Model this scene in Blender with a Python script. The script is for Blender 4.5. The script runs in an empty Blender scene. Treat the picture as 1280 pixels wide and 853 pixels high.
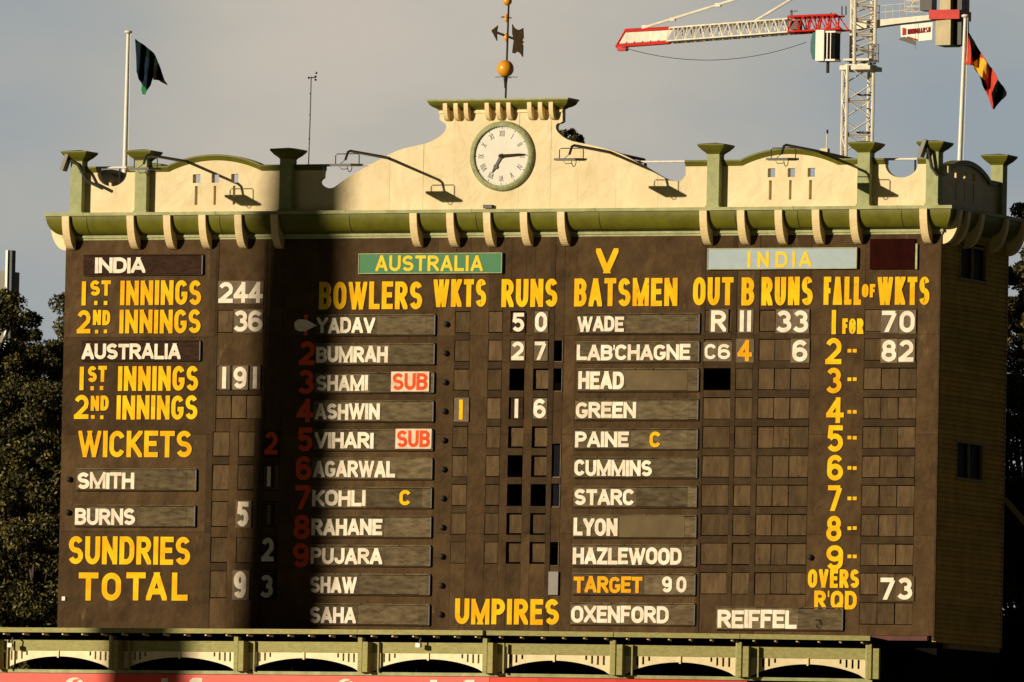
import bpy, math, random
from math import sin, cos, pi, radians, sqrt, atan2
from mathutils import Vector, Matrix
from mathutils.geometry import tessellate_polygon
import numpy as np
rnd = random.Random(7)
S = bpy.context.scene
COL = S.collection
# ------------------------------------------------------------------ camera
AZ, PT, RO, DIST, TX, TZ, FPX = 0.41111538731928055, 0.054805386140690665, 0.020456178633882056, 221.99635572887414, 10.442328112943448, 6.116411412762113, 13218.457404689569
Fw = Vector((-sin(AZ)*cos(PT), cos(AZ)*cos(PT), sin(PT)))
R0 = Vector((cos(AZ), sin(AZ), 0)); U0 = R0.cross(Fw)
Rt = R0*cos(RO)+U0*sin(RO); Up = -R0*sin(RO)+U0*cos(RO)
CAM = Vector((TX, 0, TZ))-Fw*DIST
cd = bpy.data.cameras.new('camera'); cam = bpy.data.objects.new('camera', cd); COL.objects.link(cam)
cd.sensor_width = 36; cd.lens = FPX/1280*36; cd.clip_start = 1; cd.clip_end = 9000
M = Matrix((Rt, Up, -Fw)).transposed().to_4x4(); M.translation = CAM; cam.matrix_world = M
S.camera = cam
# ------------------------------------------------------------------ sky, sun, exposure
SUN_AZ, SUN_EL = radians(31.8), radians(12.0)         # azimuth left of the facade's normal
SD = Vector((-sin(SUN_AZ)*cos(SUN_EL), -cos(SUN_AZ)*cos(SUN_EL), sin(SUN_EL)))   # towards the sun
W = bpy.data.worlds.new('World'); S.world = W; W.use_nodes = True
nt = W.node_tree; nt.nodes.clear(); N = nt.nodes.new; L = nt.links.new
out = N('ShaderNodeOutputWorld'); bg = N('ShaderNodeBackground'); bg.inputs[1].default_value = 0.05
sky = N('ShaderNodeTexSky'); sky.sky_type = 'NISHITA'; sky.sun_disc = False
sky.sun_elevation = SUN_EL; sky.sun_rotation = atan2(SD.x, SD.y)
tc = N('ShaderNodeTexCoord'); sep = N('ShaderNodeSeparateXYZ'); L(tc.outputs['Generated'], sep.inputs[0])
no = N('ShaderNodeTexNoise'); no.inputs['Scale'].default_value = 22; no.inputs['Detail'].default_value = 4; no.inputs['Roughness'].default_value = .5
mp = N('ShaderNodeMapping'); mp.inputs['Scale'].default_value = (1, 1, 2.4); mp.inputs['Location'].default_value = (.31, .1, .0)
L(tc.outputs['Generated'], mp.inputs[0]); L(mp.outputs[0], no.inputs['Vector'])
# a lit patch of the overcast, in a fixed direction of the world
pd = (Fw*1.0+Rt*(-110/FPX)+Up*(360/FPX)).normalized()
vd = N('ShaderNodeVectorMath'); vd.operation = 'DISTANCE'; L(tc.outputs['Generated'], vd.inputs[0]); vd.inputs[1].default_value = pd
mr = N('ShaderNodeMapRange'); mr.interpolation_type = 'SMOOTHSTEP'; L(vd.outputs['Value'], mr.inputs[0])
mr.inputs[1].default_value = .051; mr.inputs[2].default_value = .008; mr.inputs[3].default_value = 0; mr.inputs[4].default_value = .85
ad = N('ShaderNodeMath'); ad.operation = 'ADD'; L(mr.outputs[0], ad.inputs[0])
m2 = N('ShaderNodeMapRange'); L(no.outputs[0], m2.inputs[0]); m2.inputs[1].default_value = .3; m2.inputs[2].default_value = .7; m2.inputs[3].default_value = -.14; m2.inputs[4].default_value = .42
L(m2.outputs[0], ad.inputs[1])
cc = N('ShaderNodeValToRGB'); L(ad.outputs[0], cc.inputs[0])
cc.color_ramp.elements[0].position = 0.05; cc.color_ramp.elements[0].color = (.305, .352, .385, 1)
cc.color_ramp.elements[1].position = 1.0; cc.color_ramp.elements[1].color = (.56, .505, .43, 1)
el = cc.color_ramp.elements.new(.55); el.color = (.44, .43, .39, 1)
cs = N('ShaderNodeVectorMath'); cs.operation = 'SCALE'; L(cc.outputs[0], cs.inputs[0]); cs.inputs['Scale'].default_value = 20.0   # to the sky's scale (x 0.05)
# overcast over the whole sky, a little clear sky mixed in overhead
mk = N('ShaderNodeMapRange'); mk.interpolation_type = 'SMOOTHSTEP'; L(sep.outputs[2], mk.inputs[0])
mk.inputs[1].default_value = .3; mk.inputs[2].default_value = .8; mk.inputs[3].default_value = 1; mk.inputs[4].default_value = .85
# the overcast outside the view is dimmed and warmed to deepen the shade
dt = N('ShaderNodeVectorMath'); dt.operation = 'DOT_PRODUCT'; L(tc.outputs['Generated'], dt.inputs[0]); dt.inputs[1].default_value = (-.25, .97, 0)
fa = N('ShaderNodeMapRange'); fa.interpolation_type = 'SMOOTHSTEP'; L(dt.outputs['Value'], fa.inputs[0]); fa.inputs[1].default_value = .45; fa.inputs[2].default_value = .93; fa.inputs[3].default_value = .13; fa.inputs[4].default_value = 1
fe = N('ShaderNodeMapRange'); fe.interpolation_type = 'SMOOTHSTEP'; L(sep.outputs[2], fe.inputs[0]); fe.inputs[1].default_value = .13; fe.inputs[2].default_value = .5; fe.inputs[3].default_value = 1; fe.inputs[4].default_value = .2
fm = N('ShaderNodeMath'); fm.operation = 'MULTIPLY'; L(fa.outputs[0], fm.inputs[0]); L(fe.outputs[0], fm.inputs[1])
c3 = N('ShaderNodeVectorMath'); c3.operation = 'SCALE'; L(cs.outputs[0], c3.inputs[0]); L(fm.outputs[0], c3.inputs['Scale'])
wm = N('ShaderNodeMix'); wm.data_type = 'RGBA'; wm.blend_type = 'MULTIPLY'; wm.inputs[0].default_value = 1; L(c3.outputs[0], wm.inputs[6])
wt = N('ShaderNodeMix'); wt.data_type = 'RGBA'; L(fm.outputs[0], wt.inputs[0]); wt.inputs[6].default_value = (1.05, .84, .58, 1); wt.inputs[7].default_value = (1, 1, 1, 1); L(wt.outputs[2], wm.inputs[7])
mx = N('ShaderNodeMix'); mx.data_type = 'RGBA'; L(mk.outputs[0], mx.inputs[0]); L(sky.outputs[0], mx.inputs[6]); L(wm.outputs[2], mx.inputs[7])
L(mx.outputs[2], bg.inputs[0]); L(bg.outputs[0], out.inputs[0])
sl = bpy.data.lights.new('sun', 'SUN'); sl.energy = 5.0; sl.angle = radians(.53); sl.color = (1, .84, .60)
so = bpy.data.objects.new('sun', sl); COL.objects.link(so); so.rotation_euler = SD.to_track_quat('Z', 'Y').to_euler(); so.location = (0, 0, 60)
S.view_settings.view_transform = 'Standard'; S.view_settings.look = 'None'; S.view_settings.exposure = 0.0; S.view_settings.gamma = 1

def P(px, py, Y=0.0):
    d = Fw+Rt*((px-640)/FPX)-Up*((py-426.5)/FPX); return CAM+d*((Y-CAM.y)/d.y)
def X(px, py, Y=0.0): return P(px, py, Y).x
def Z(px, py, Y=0.0): return P(px, py, Y).z
# ------------------------------------------------------------------ materials
MATS = {}
def mat(name, col, rough=.6, col2=None, scale=3.0, bump=0.0, bscale=8.0, metal=0.0, streak=1.0, objvar=0.0, spec=.4, lo=.35, hi=.65, fine=0.0, wear=None, wlo=.60, wscale=9.0, wstreak=1.0):
    m = bpy.data.materials.new(name); m.use_nodes = True; t = m.node_tree; b = t.nodes['Principled BSDF']
    b.inputs['Roughness'].default_value = rough; b.inputs['Metallic'].default_value = metal; b.inputs['Specular IOR Level'].default_value = spec
    g = t.nodes.new('ShaderNodeNewGeometry')
    mpn = t.nodes.new('ShaderNodeMapping'); mpn.inputs['Scale'].default_value = (1, 1, streak); t.links.new(g.outputs['Position'], mpn.inputs[0])
    n = t.nodes.new('ShaderNodeTexNoise'); n.inputs['Scale'].default_value = scale; n.inputs['Detail'].default_value = 6; n.inputs['Roughness'].default_value = .62
    t.links.new(mpn.outputs[0], n.inputs['Vector'])
    r = t.nodes.new('ShaderNodeMapRange'); r.inputs[1].default_value = lo; r.inputs[2].default_value = hi; t.links.new(n.outputs[0], r.inputs[0])
    mixn = t.nodes.new('ShaderNodeMix'); mixn.data_type = 'RGBA'
    c2 = col2 or tuple(c*.75 for c in col)
    mixn.inputs[6].default_value = (*col, 1); mixn.inputs[7].default_value = (*c2, 1); t.links.new(r.outputs[0], mixn.inputs[0])
    last = mixn.outputs[2]
    if wear:      # flaked and stained spots
        wmp = t.nodes.new('ShaderNodeMapping'); wmp.inputs['Scale'].default_value = (1, 1, wstreak); t.links.new(g.outputs['Position'], wmp.inputs[0])
        wn = t.nodes.new('ShaderNodeTexNoise'); wn.inputs['Scale'].default_value = wscale; wn.inputs['Detail'].default_value = 8; wn.inputs['Roughness'].default_value = .75
        t.links.new(wmp.outputs[0], wn.inputs['Vector']); wr = t.nodes.new('ShaderNodeMapRange'); wr.inputs[1].default_value = wlo; wr.inputs[2].default_value = wlo+.07; t.links.new(wn.outputs[0], wr.inputs[0])
        wx = t.nodes.new('ShaderNodeMix'); wx.data_type = 'RGBA'; t.links.new(wr.outputs[0], wx.inputs[0]); t.links.new(last, wx.inputs[6]); wx.inputs[7].default_value = (*wear, 1); last = wx.outputs[2]
    if objvar:
        oi = t.nodes.new('ShaderNodeObjectInfo'); hv = t.nodes.new('ShaderNodeHueSaturation'); t.links.new(last, hv.inputs['Color'])
        rr = t.nodes.new('ShaderNodeMapRange'); rr.inputs[3].default_value = 1-objvar; rr.inputs[4].default_value = 1+objvar
        t.links.new(oi.outputs['Random'], rr.inputs[0]); t.links.new(rr.outputs[0], hv.inputs['Value']); last = hv.outputs[0]
    t.links.new(last, b.inputs['Base Color'])
    if bump:
        n2 = t.nodes.new('ShaderNodeTexNoise'); n2.inputs['Scale'].default_value = bscale; n2.inputs['Detail'].default_value = 4 if not fine else 7
        n2.inputs['Distortion'].default_value = .6
        t.links.new(mpn.outputs[0] if streak != 1 else g.outputs['Position'], n2.inputs['Vector'])
        bp = t.nodes.new('ShaderNodeBump'); bp.inputs['Strength'].default_value = 1; bp.inputs['Distance'].default_value = bump
        t.links.new(n2.outputs[0], bp.inputs['Height']); t.links.new(bp.outputs[0], b.inputs['Normal'])
    MATS[name] = m; return m
cream = mat('cream_paint', (.75, .64, .41), .55, (.64, .52, .30), 1.6, .060, 1.5, objvar=.04, lo=.3, hi=.72, spec=.2, wear=(.58, .46, .26), wlo=.63, wscale=2.2, wstreak=.4)
creamt = mat('cream_timber', (.78, .62, .34), .5, (.68, .52, .27), 6, .004, 20)
bright = mat('cream_arch', (.80, .70, .44), .5, (.7, .58, .34), 5, .003, 20)
green = mat('olive_green_paint', (.135, .135, .010), .5, (.100, .096, .008), 3, .008, 3, spec=.25, wear=(.20, .19, .04), wlo=.66, wscale=5)
sage = mat('sage_green_paint', (.36, .385, .19), .6, (.26, .285, .13), 7, .008, 12, lo=.3, hi=.7, spec=.2, wear=(.17, .18, .08), wlo=.62, wscale=6, wstreak=.5)
saget = mat('sage_trim', (.42, .43, .22), .6, (.22, .24, .10), 4, .004, 20, lo=.3, hi=.72, spec=.2, wear=(.50, .46, .30), wlo=.63, wscale=5)
olive = mat('olive_beam_paint', (.36, .34, .135), .65, (.27, .25, .09), 9, .008, 30, streak=2, spec=.2)
canvas = mat('brown_canvas', (.092, .056, .0255), .85, (.046, .0275, .0128), 2.1, .075, 3.1, objvar=.20, spec=.1, lo=.3, hi=.72, wear=(.125, .082, .042), wlo=.61, wscale=2.6, wstreak=.35)
flapm = mat('tan_canvas_flap', (.118, .078, .038), .85, (.060, .038, .019), 5, .040, 7, streak=.35, objvar=.26, spec=.1, lo=.3, hi=.7, wear=(.04, .026, .014), wlo=.60, wscale=5)
railm = mat('brown_rail', (.060, .037, .017), .8, (.038, .023, .011), 4, .010, 8, objvar=.14, spec=.1)
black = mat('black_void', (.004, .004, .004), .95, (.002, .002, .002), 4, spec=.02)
yellow = mat('yellow_sign_paint', (.80, .37, .003), .7, (.86, .56, .010), 1.8, .002, 14, objvar=.07, spec=.08, wear=(.50, .22, .01), wlo=.60)
orange = mat('orange_sign_paint', (.74, .29, .005), .7, (.78, .42, .01), 3, .002, 14, spec=.08)
red = mat('red_sign_paint', (.72, .10, .022), .75, (.62, .075, .018), 5, .002, 14, spec=.08)
white = mat('white_letter_paint', (.88, .80, .68), .6, (.70, .60, .46), 7, .002, 14, objvar=.08, spec=.1, wear=(.42, .33, .22), wlo=.62)
plate = mat('grey_weathered_board', (.155, .120, .066), .8, (.060, .042, .022), 4, .006, 16, streak=3.2, objvar=.32, lo=.32, hi=.68, spec=.12, wear=(.26, .21, .13), wlo=.64, wscale=6, wstreak=2.5)
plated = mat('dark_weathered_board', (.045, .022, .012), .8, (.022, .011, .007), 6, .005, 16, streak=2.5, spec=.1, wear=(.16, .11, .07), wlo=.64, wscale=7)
faded = mat('faded_white_board', (.80, .66, .52), .6, (.60, .42, .30), 7, .003, 12, spec=.1)
insert = mat('smooth_tan_insert', (.145, .105, .050), .7, (.085, .060, .028), 1.2, .01, 2, spec=.15)
tileb = mat('tile_board', (.16, .115, .066), .75, (.10, .07, .038), 8, .008, 12, objvar=.25)
clad = mat('ochre_siding', (.60, .40, .085), .75, (.45, .30, .062), 3, .004, 12, streak=.6, objvar=.12, spec=.05)
cladt = mat('siding_trim', (.26, .18, .06), .7, (.2, .13, .04), 4)
signg = mat('green_sign_board', (.022, .155, .055), .5, (.035, .18, .075), 3, .003, 5, lo=.35, hi=.8, spec=.2)
signb = mat('pale_blue_sign_board', (.36, .45, .50), .6, (.33, .41, .45), 6, .002, 8, spec=.15)
signr = mat('maroon_panel', (.024, .004, .003), .9, (.015, .003, .002), 6, spec=.03)
rust = mat('red_brown_beam', (.10, .022, .012), .7, (.06, .015, .01), 5)
steel = mat('galvanised_steel', (.5, .5, .48), .4, (.4, .4, .38), 9, metal=.3)
whitem = mat('white_metal', (.80, .78, .72), .45, (.7, .67, .6), 9)
dark = mat('dark_metal', (.035, .033, .03), .5, (.02, .02, .02), 9)
lens = mat('lamp_glass', (.6, .6, .58), .15, (.5, .5, .48), 9, spec=.6)
gold = mat('gold_leaf', (.80, .36, .02), .3, (.72, .30, .02), 6, spec=.6)
bronze = mat('bronze_vane', (.045, .026, .008), .7, (.028, .016, .006), 20, spec=.08)
clockw = mat('white_clock_face', (.70, .67, .60), .5, (.64, .61, .54), 3, spec=.2)
clockg = mat('clock_rim_paint', (.36, .39, .21), .6, (.20, .22, .10), 6, .02, 14, spec=.2, lo=.3, hi=.7)
glass = mat('dark_glass', (.004, .006, .010), .6, (.003, .004, .007), 3, spec=.04)
cranew = mat('crane_cream_paint', (.80, .76, .66), .5, (.60, .55, .46), 1.2, wear=(.35, .27, .18), wlo=.62, wscale=3, spec=.2)
craner = mat('crane_red_paint', (.60, .03, .02), .5, (.42, .02, .015), 1.2, spec=.2)
craneb = mat('crane_counterweight', (.55, .47, .30), .7, (.45, .38, .24), 1, .02, 2)
teal = mat('cab_glass', (.03, .16, .15), .15, (.02, .1, .1), 2, spec=.6)
banner = mat('red_banner', (.78, .055, .028), .5, (.70, .045, .02), 2, .004, 3)
bannerd = mat('deep_red_banner', (.66, .03, .014), .5, (.6, .02, .01), 2, .004, 3)
bark = mat('tree_bark', (.07, .05, .035), .9, (.04, .03, .02), 5, .02, 9)
grass = mat('turf', (.05, .09, .02), .9, (.035, .07, .015), .2)
conc = mat('grey_concrete', (.28, .27, .25), .8, (.22, .21, .19), 1)
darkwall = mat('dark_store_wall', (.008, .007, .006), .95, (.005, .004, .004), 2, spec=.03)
signred = mat('dark_red_print', (.30, .015, .02), .6, (.25, .012, .015), 3, spec=.1)
slate = mat('slate_cladding', (.07, .08, .10), .6, (.05, .06, .075), 1)
flagbk = mat('black_cloth', (.008, .007, .007), .95, (.006, .005, .005), 9, spec=.03)
flagrd = mat('red_cloth', (.55, .055, .03), .7, (.45, .04, .02), 9)
flagyl = mat('yellow_cloth', (.80, .42, .02), .7, (.7, .36, .02), 9)
flagbl = mat('navy_cloth', (.012, .028, .046), .95, (.007, .014, .024), 9, spec=.03)
flaggn = mat('green_cloth', (.01, .20, .05), .7, (.01, .12, .03), 9)
flagdg = mat('dark_green_cloth', (.006, .020, .008), .95, (.004, .011, .005), 9, spec=.03)
bird = black
def leafmat(name, c1, c2):
    m = bpy.data.materials.new(name); m.use_nodes = True; t = m.node_tree; b = t.nodes['Principled BSDF']
    b.inputs['Roughness'].default_value = .55; b.inputs['Specular IOR Level'].default_value = .3
    g = t.nodes.new('ShaderNodeNewGeometry'); r = t.nodes.new('ShaderNodeValToRGB'); pw = t.nodes.new('ShaderNodeMath'); pw.operation = 'POWER'; pw.inputs[1].default_value = 2.2; t.links.new(g.outputs['Random Per Island'], pw.inputs[0]); t.links.new(pw.outputs[0], r.inputs[0])
    r.color_ramp.elements[0].color = (*c1, 1); r.color_ramp.elements[1].color = (*c2, 1); t.links.new(r.outputs[0], b.inputs['Base Color']); return m  # most leaves stay dark; the few pale ones paint in sunlit flecks
leaf = leafmat('evergreen_leaf', (.007, .010, .002), (.19, .165, .035))
leafr = leafmat('sparse_leaf', (.014, .018, .006), (.22, .17, .06))
# ------------------------------------------------------------------ object helpers
def tag(o, label=None, cat=None, group=None, kind=None):
    if label: o['label'] = label
    if cat: o['category'] = cat
    if group: o['group'] = group
    if kind: o['kind'] = kind
    return o
def thing(name, loc, label, cat, group=None):
    o = bpy.data.objects.new(name, None); COL.objects.link(o); o.location = loc; o.empty_display_size = .2
    return tag(o, label, cat, group)
def adopt(o, parent):
    if parent is not None:
        o.parent = parent; b = parent
        off = Vector(b.location)
        while b.parent is not None: b = b.parent; off = off+Vector(b.location)
        o.location = Vector(o.location)-off
    return o
class MB:
    def __init__(s): s.v = []; s.f = []; s.m = []
    def add(s, vs, fs, mi=0):
        k = len(s.v); s.v += [tuple(v) for v in vs]; s.f += [tuple(i+k for i in f) for f in fs]; s.m += [mi]*len(fs); return s
    def box(s, x0, x1, y0, y1, z0, z1, mi=0):
        vs = [(x, y, z) for z in (z0, z1) for y in (y0, y1) for x in (x0, x1)]
        return s.add(vs, [(0, 2, 3, 1), (4, 5, 7, 6), (0, 1, 5, 4), (2, 6, 7, 3), (0, 4, 6, 2), (1, 3, 7, 5)], mi)
    def poly(s, outer, y0, y1, holes=(), axis='y', mi=0):
        """outline in (a,z) extruded between y0 and y1 (axis y: a = x; axis x: a = y)"""
        loops = [list(outer)]+[list(h) for h in holes]; flat = [p for l in loops for p in l]
        tri = tessellate_polygon([[Vector((p[0], p[1], 0)) for p in l] for l in loops])
        pt = (lambda a, z, y: (a, y, z)) if axis == 'y' else (lambda a, z, y: (y, a, z))
        n = len(flat); vs = [pt(a, z, y0) for a, z in flat]+[pt(a, z, y1) for a, z in flat]
        fs = [t for t in tri]+[tuple(i+n for i in reversed(t)) for t in tri]; k = 0
        for l in loops:
            m = len(l)
            for i in range(m): a, b = k+i, k+(i+1) % m; fs.append((a, b, b+n, a+n))
            k += m
        return s.add(vs, fs, mi)
    def tube(s, pts, r, n=8, mi=0, closed=False):
        pts = [Vector(p) for p in pts]; rr = r if isinstance(r, (list, tuple)) else [r]*len(pts); vs = []; m = len(pts)
        for i, p in enumerate(pts):
            if closed: d = pts[(i+1) % m]-pts[i-1]
            else: d = pts[min(i+1, m-1)]-pts[max(i-1, 0)]
            d.normalize(); a = d.cross(Vector((0, 0, 1)) if abs(d.z) < .95 else Vector((1, 0, 0))).normalized(); b = d.cross(a)
            vs += [p+(a*cos(2*pi*k/n)+b*sin(2*pi*k/n))*rr[i] for k in range(n)]
        fs = []
        for i in range(m if closed else m-1):
            j = (i+1) % m
            fs += [(i*n+k, i*n+(k+1) % n, j*n+(k+1) % n, j*n+k) for k in range(n)]
        if not closed: fs += [tuple(reversed(range(n))), tuple((m-1)*n+k for k in range(n))]
        return s.add(vs, fs, mi)
    def lathe(s, prof, c, n=32, axis='z', mi=0):
        vs = []; c = Vector(c)
        for r, h in prof:
            for k in range(n):
                a = 2*pi*k/n
                vs.append(c+(Vector((r*cos(a), r*sin(a), h)) if axis == 'z' else Vector((r*cos(a), h, r*sin(a)))))
        fs = [(i*n+k, i*n+(k+1) % n, (i+1)*n+(k+1) % n, (i+1)*n+k) for i in range(len(prof)-1) for k in range(n)]
        return s.add(vs, fs, mi)
    def build(s, name, m, parent=None, smooth=False, origin=None):
        me = bpy.data.meshes.new(name)
        if origin is None:
            a = np.array(s.v); origin = Vector(((a[:, 0].min()+a[:, 0].max())/2, (a[:, 1].min()+a[:, 1].max())/2, a[:, 2].min()))
        ov = Vector(origin)
        me.from_pydata([(v[0]-ov.x, v[1]-ov.y, v[2]-ov.z) for v in s.v], [], s.f)
        for mm in (m if isinstance(m, list) else [m]): me.materials.append(mm)
        if isinstance(m, list): me.polygons.foreach_set('material_index', s.m)
        o = bpy.data.objects.new(name, me); COL.objects.link(o); o.location = ov
        if smooth:
            me.polygons.foreach_set('use_smooth', [True]*len(me.polygons))
            try: me.set_sharp_from_angle(angle=radians(38))
            except Exception: pass
        else: me.validate()
        import bmesh
        bm = bmesh.new(); bm.from_mesh(me); bmesh.ops.recalc_face_normals(bm, faces=bm.faces); bm.to_mesh(me); bm.free()
        return adopt(o, parent)
def copy_thing(o, loc, parent=None):
    c = o.copy(); COL.objects.link(c); c.location = loc
    if parent: c.parent = parent
    for ch in [k for k in COL.objects if k.parent == o]:
        d = copy_thing(ch, ch.location, c)
    return c
# ------------------------------------------------------------------ stroke lettering (sign-writer's block capitals)
def arc(cx, cy, rx, ry, a0, a1, n=10): return [(cx+rx*cos(radians(a0+(a1-a0)*i/n)), cy+ry*sin(radians(a0+(a1-a0)*i/n))) for i in range(n+1)]
# each glyph: relative width, strokes; a stroke is (points, extend_start, extend_end)
e = True; q = False
GL = {
 'A': (1.08, [([(0, 0), (.5, 1.06)], e, e), ([(.5, 1.06), (1, 0)], e, e), ([(.15, .27), (.85, .27)], q, q)]),
 'B': (1.0, [([(0, 0), (0, 1)], e, e), ([(0, 1)]+arc(.5, .765, .46, .235, 90, -90)+[(0, .53)], q, q), ([(0, .53)]+arc(.52, .265, .48, .265, 90, -90)+[(0, 0)], q, q)]),
 'C': (1.0, [(arc(.5, .68, .5, .32, 20, 180)+arc(.5, .32, .5, .32, 180, 340), q, q)]),
 'D': (1.02, [([(0, 0), (0, 1)], e, e), ([(0, 1)]+arc(.45, .62, .55, .38, 90, 0)+arc(.45, .38, .55, .38, 0, -90)+[(0, 0)], q, q)]),
 'E': (.9, [([(0, 0), (0, 1)], e, e), ([(0, 1), (1, 1)], q, e), ([(0, .52), (.85, .52)], q, e), ([(0, 0), (1, 0)], q, e)]),
 'F': (.86, [([(0, 0), (0, 1)], e, e), ([(0, 1), (1, 1)], q, e), ([(0, .5), (.8, .5)], q, e)]),
 'G': (1.02, [(arc(.5, .68, .5, .32, 26, 180)+arc(.5, .32, .5, .32, 180, 352)+[(1, .44)], q, q), ([(.52, .42), (1, .42)], q, e)]),
 'H': (1.02, [([(0, 0), (0, 1)], e, e), ([(1, 0), (1, 1)], e, e), ([(0, .52), (1, .52)], q, q)]),
 'I': (0, [([(0, 0), (0, 1)], e, e)]),
 'J': (.9, [([(1, 1), (1, .32)]+arc(.5, .32, .5, .32, 0, -180)+[(0, .36)], e, q)]),
 'K': (1.02, [([(0, 0), (0, 1)], e, e), ([(.04, .38), (.95, 1)], q, e), ([(.30, .55), (1, 0)], q, e)]),
 'L': (.86, [([(0, 0), (0, 1)], e, e), ([(0, 0), (1, 0)], q, e)]),
 'M': (1.3, [([(0, 0), (0, 1)], e, e), ([(1, 0), (1, 1)], e, e), ([(0, 1), (.5, .06)], e, e), ([(.5, .06), (1, 1)], e, e)]),
 'N': (1.05, [([(0, 0), (0, 1)], e, e), ([(1, 0), (1, 1)], e, e), ([(0, 1), (1, 0)], e, e)]),
 'O': (1.05, [(arc(.5, .66, .5, .34, 0, 180)+arc(.5, .34, .5, .34, 180, 360)+[(1, .66)], q, q)]),
 'P': (.96, [([(0, 0), (0, 1)], e, e), ([(0, 1)]+arc(.5, .735, .5, .265, 90, -90)+[(0, .47)], q, q)]),
 'Q': (1.08, [(arc(.5, .66, .5, .34, 0, 180)+arc(.5, .34, .5, .34, 180, 360)+[(1, .66)], q, q), ([(.58, .28), (.98, 0)], q, e)]),
 'R': (1.02, [([(0, 0), (0, 1)], e, e), ([(0, 1)]+arc(.5, .745, .47, .255, 90, -90)+[(0, .49)], q, q), ([(.45, .49), (1, 0)], q, e)]),
 'S': (1.0, [(arc(.5, .74, .48, .26, 24, 180, 8)+arc(.5, .74, .48, .24, 180, 262, 4)[1:]+arc(.5, .26, .5, .24, 82, 0, 4)+arc(.5, .26, .5, .26, 0, -158, 8)[1:], q, q)]),
 'T': (.95, [([(.5, 0), (.5, 1)], e, q), ([(0, 1), (1, 1)], e, e)]),
 'U': (1.02, [([(0, 1), (0, .33)]+arc(.5, .33, .5, .33, 180, 360)+[(1, 1)], e, e)]),
 'V': (1.08, [([(0, 1), (.5, -.06)], e, e), ([(.5, -.06), (1, 1)], e, e)]),
 'W': (1.5, [([(0, 1), (.26, -.05)], e, e), ([(.26, -.05), (.5, .95)], e, e), ([(.5, .95), (.74, -.05)], e, e), ([(.74, -.05), (1, 1)], e, e)]),
 'X': (1.05, [([(0, 1), (1, 0)], e, e), ([(0, 0), (1, 1)], e, e)]),
 'Y': (1.05, [([(0, 1), (.5, .46)], e, q), ([(1, 1), (.5, .46)], e, q), ([(.5, .52), (.5, 0)], q, e)]),
 'Z': (.95, [([(0, 1), (1, 1)], e, e), ([(1, 1), (0, 0)], q, q), ([(0, 0), (1, 0)], e, e)]),
 "'": (.12, [([(.6, 1), (.2, .72)], e, q)]),
 '0': (1.0, [(arc(.5, .64, .5, .36, 0, 180)+arc(.5, .36, .5, .36, 180, 360)+[(1, .64)], q, q)]),
 '1': (0, [([(0, 0), (0, 1)], e, e)]),
 '2': (1.0, [(arc(.5, .69, .49, .31, 160, 0, 8)+[(.93, .52), (.02, .02)], q, q), ([(0, 0), (1, 0)], e, e)]),
 '3': (.95, [(arc(.46, .75, .46, .25, 155, -90, 11), q, q), (arc(.46, .265, .54, .265, 90, -155, 11), q, q)]),
 '4': (1.05, [([(.72, 0), (.72, 1)], e, e), ([(.72, 1), (.0, .3)], q, q), ([(0, .27), (1, .27)], e, e)]),
 '5': (.97, [([(.1, 1), (.95, 1)], q, e), ([(.12, 1), (.04, .5)], e, q), ([(.04, .5)]+arc(.48, .31, .52, .31, 115, -150, 11), q, q)]),
 '6': (1.0, [(arc(.5, .72, .48, .28, 25, 180, 8)+[(.0, .3)], q, q), (arc(.5, .29, .5, .29, 0, 360, 16), q, q)]),
 '7': (.95, [([(0, 1), (1, 1)], e, q), ([(.97, 1), (.32, 0)], q, e)]),
 '8': (1.0, [(arc(.5, .75, .43, .25, -90, 270, 14), q, q), (arc(.5, .265, .5, .265, 90, 450, 14), q, q)]),
 '9': (1.0, [(arc(.5, .28, .48, .28, 205, 360, 8)+[(1, .7)], q, q), (arc(.5, .71, .5, .29, 0, 360, 16), q, q)]),
}
def clip(poly, w, h):
    for ax, lim, sg in ((0, 0, 1), (0, w, -1), (1, 0, 1), (1, h, -1)):
        res = []
        for i in range(len(poly)):
            a, b = poly[i-1], poly[i]; da, db = (a[ax]-lim)*sg, (b[ax]-lim)*sg
            if (da >= 0) != (db >= 0):
                tt = da/(da-db); res.append((a[0]+(b[0]-a[0])*tt, a[1]+(b[1]-a[1])*tt))
            if db >= 0: res.append(b)
        poly = res
        if len(poly) < 3: return []
    return poly
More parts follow.
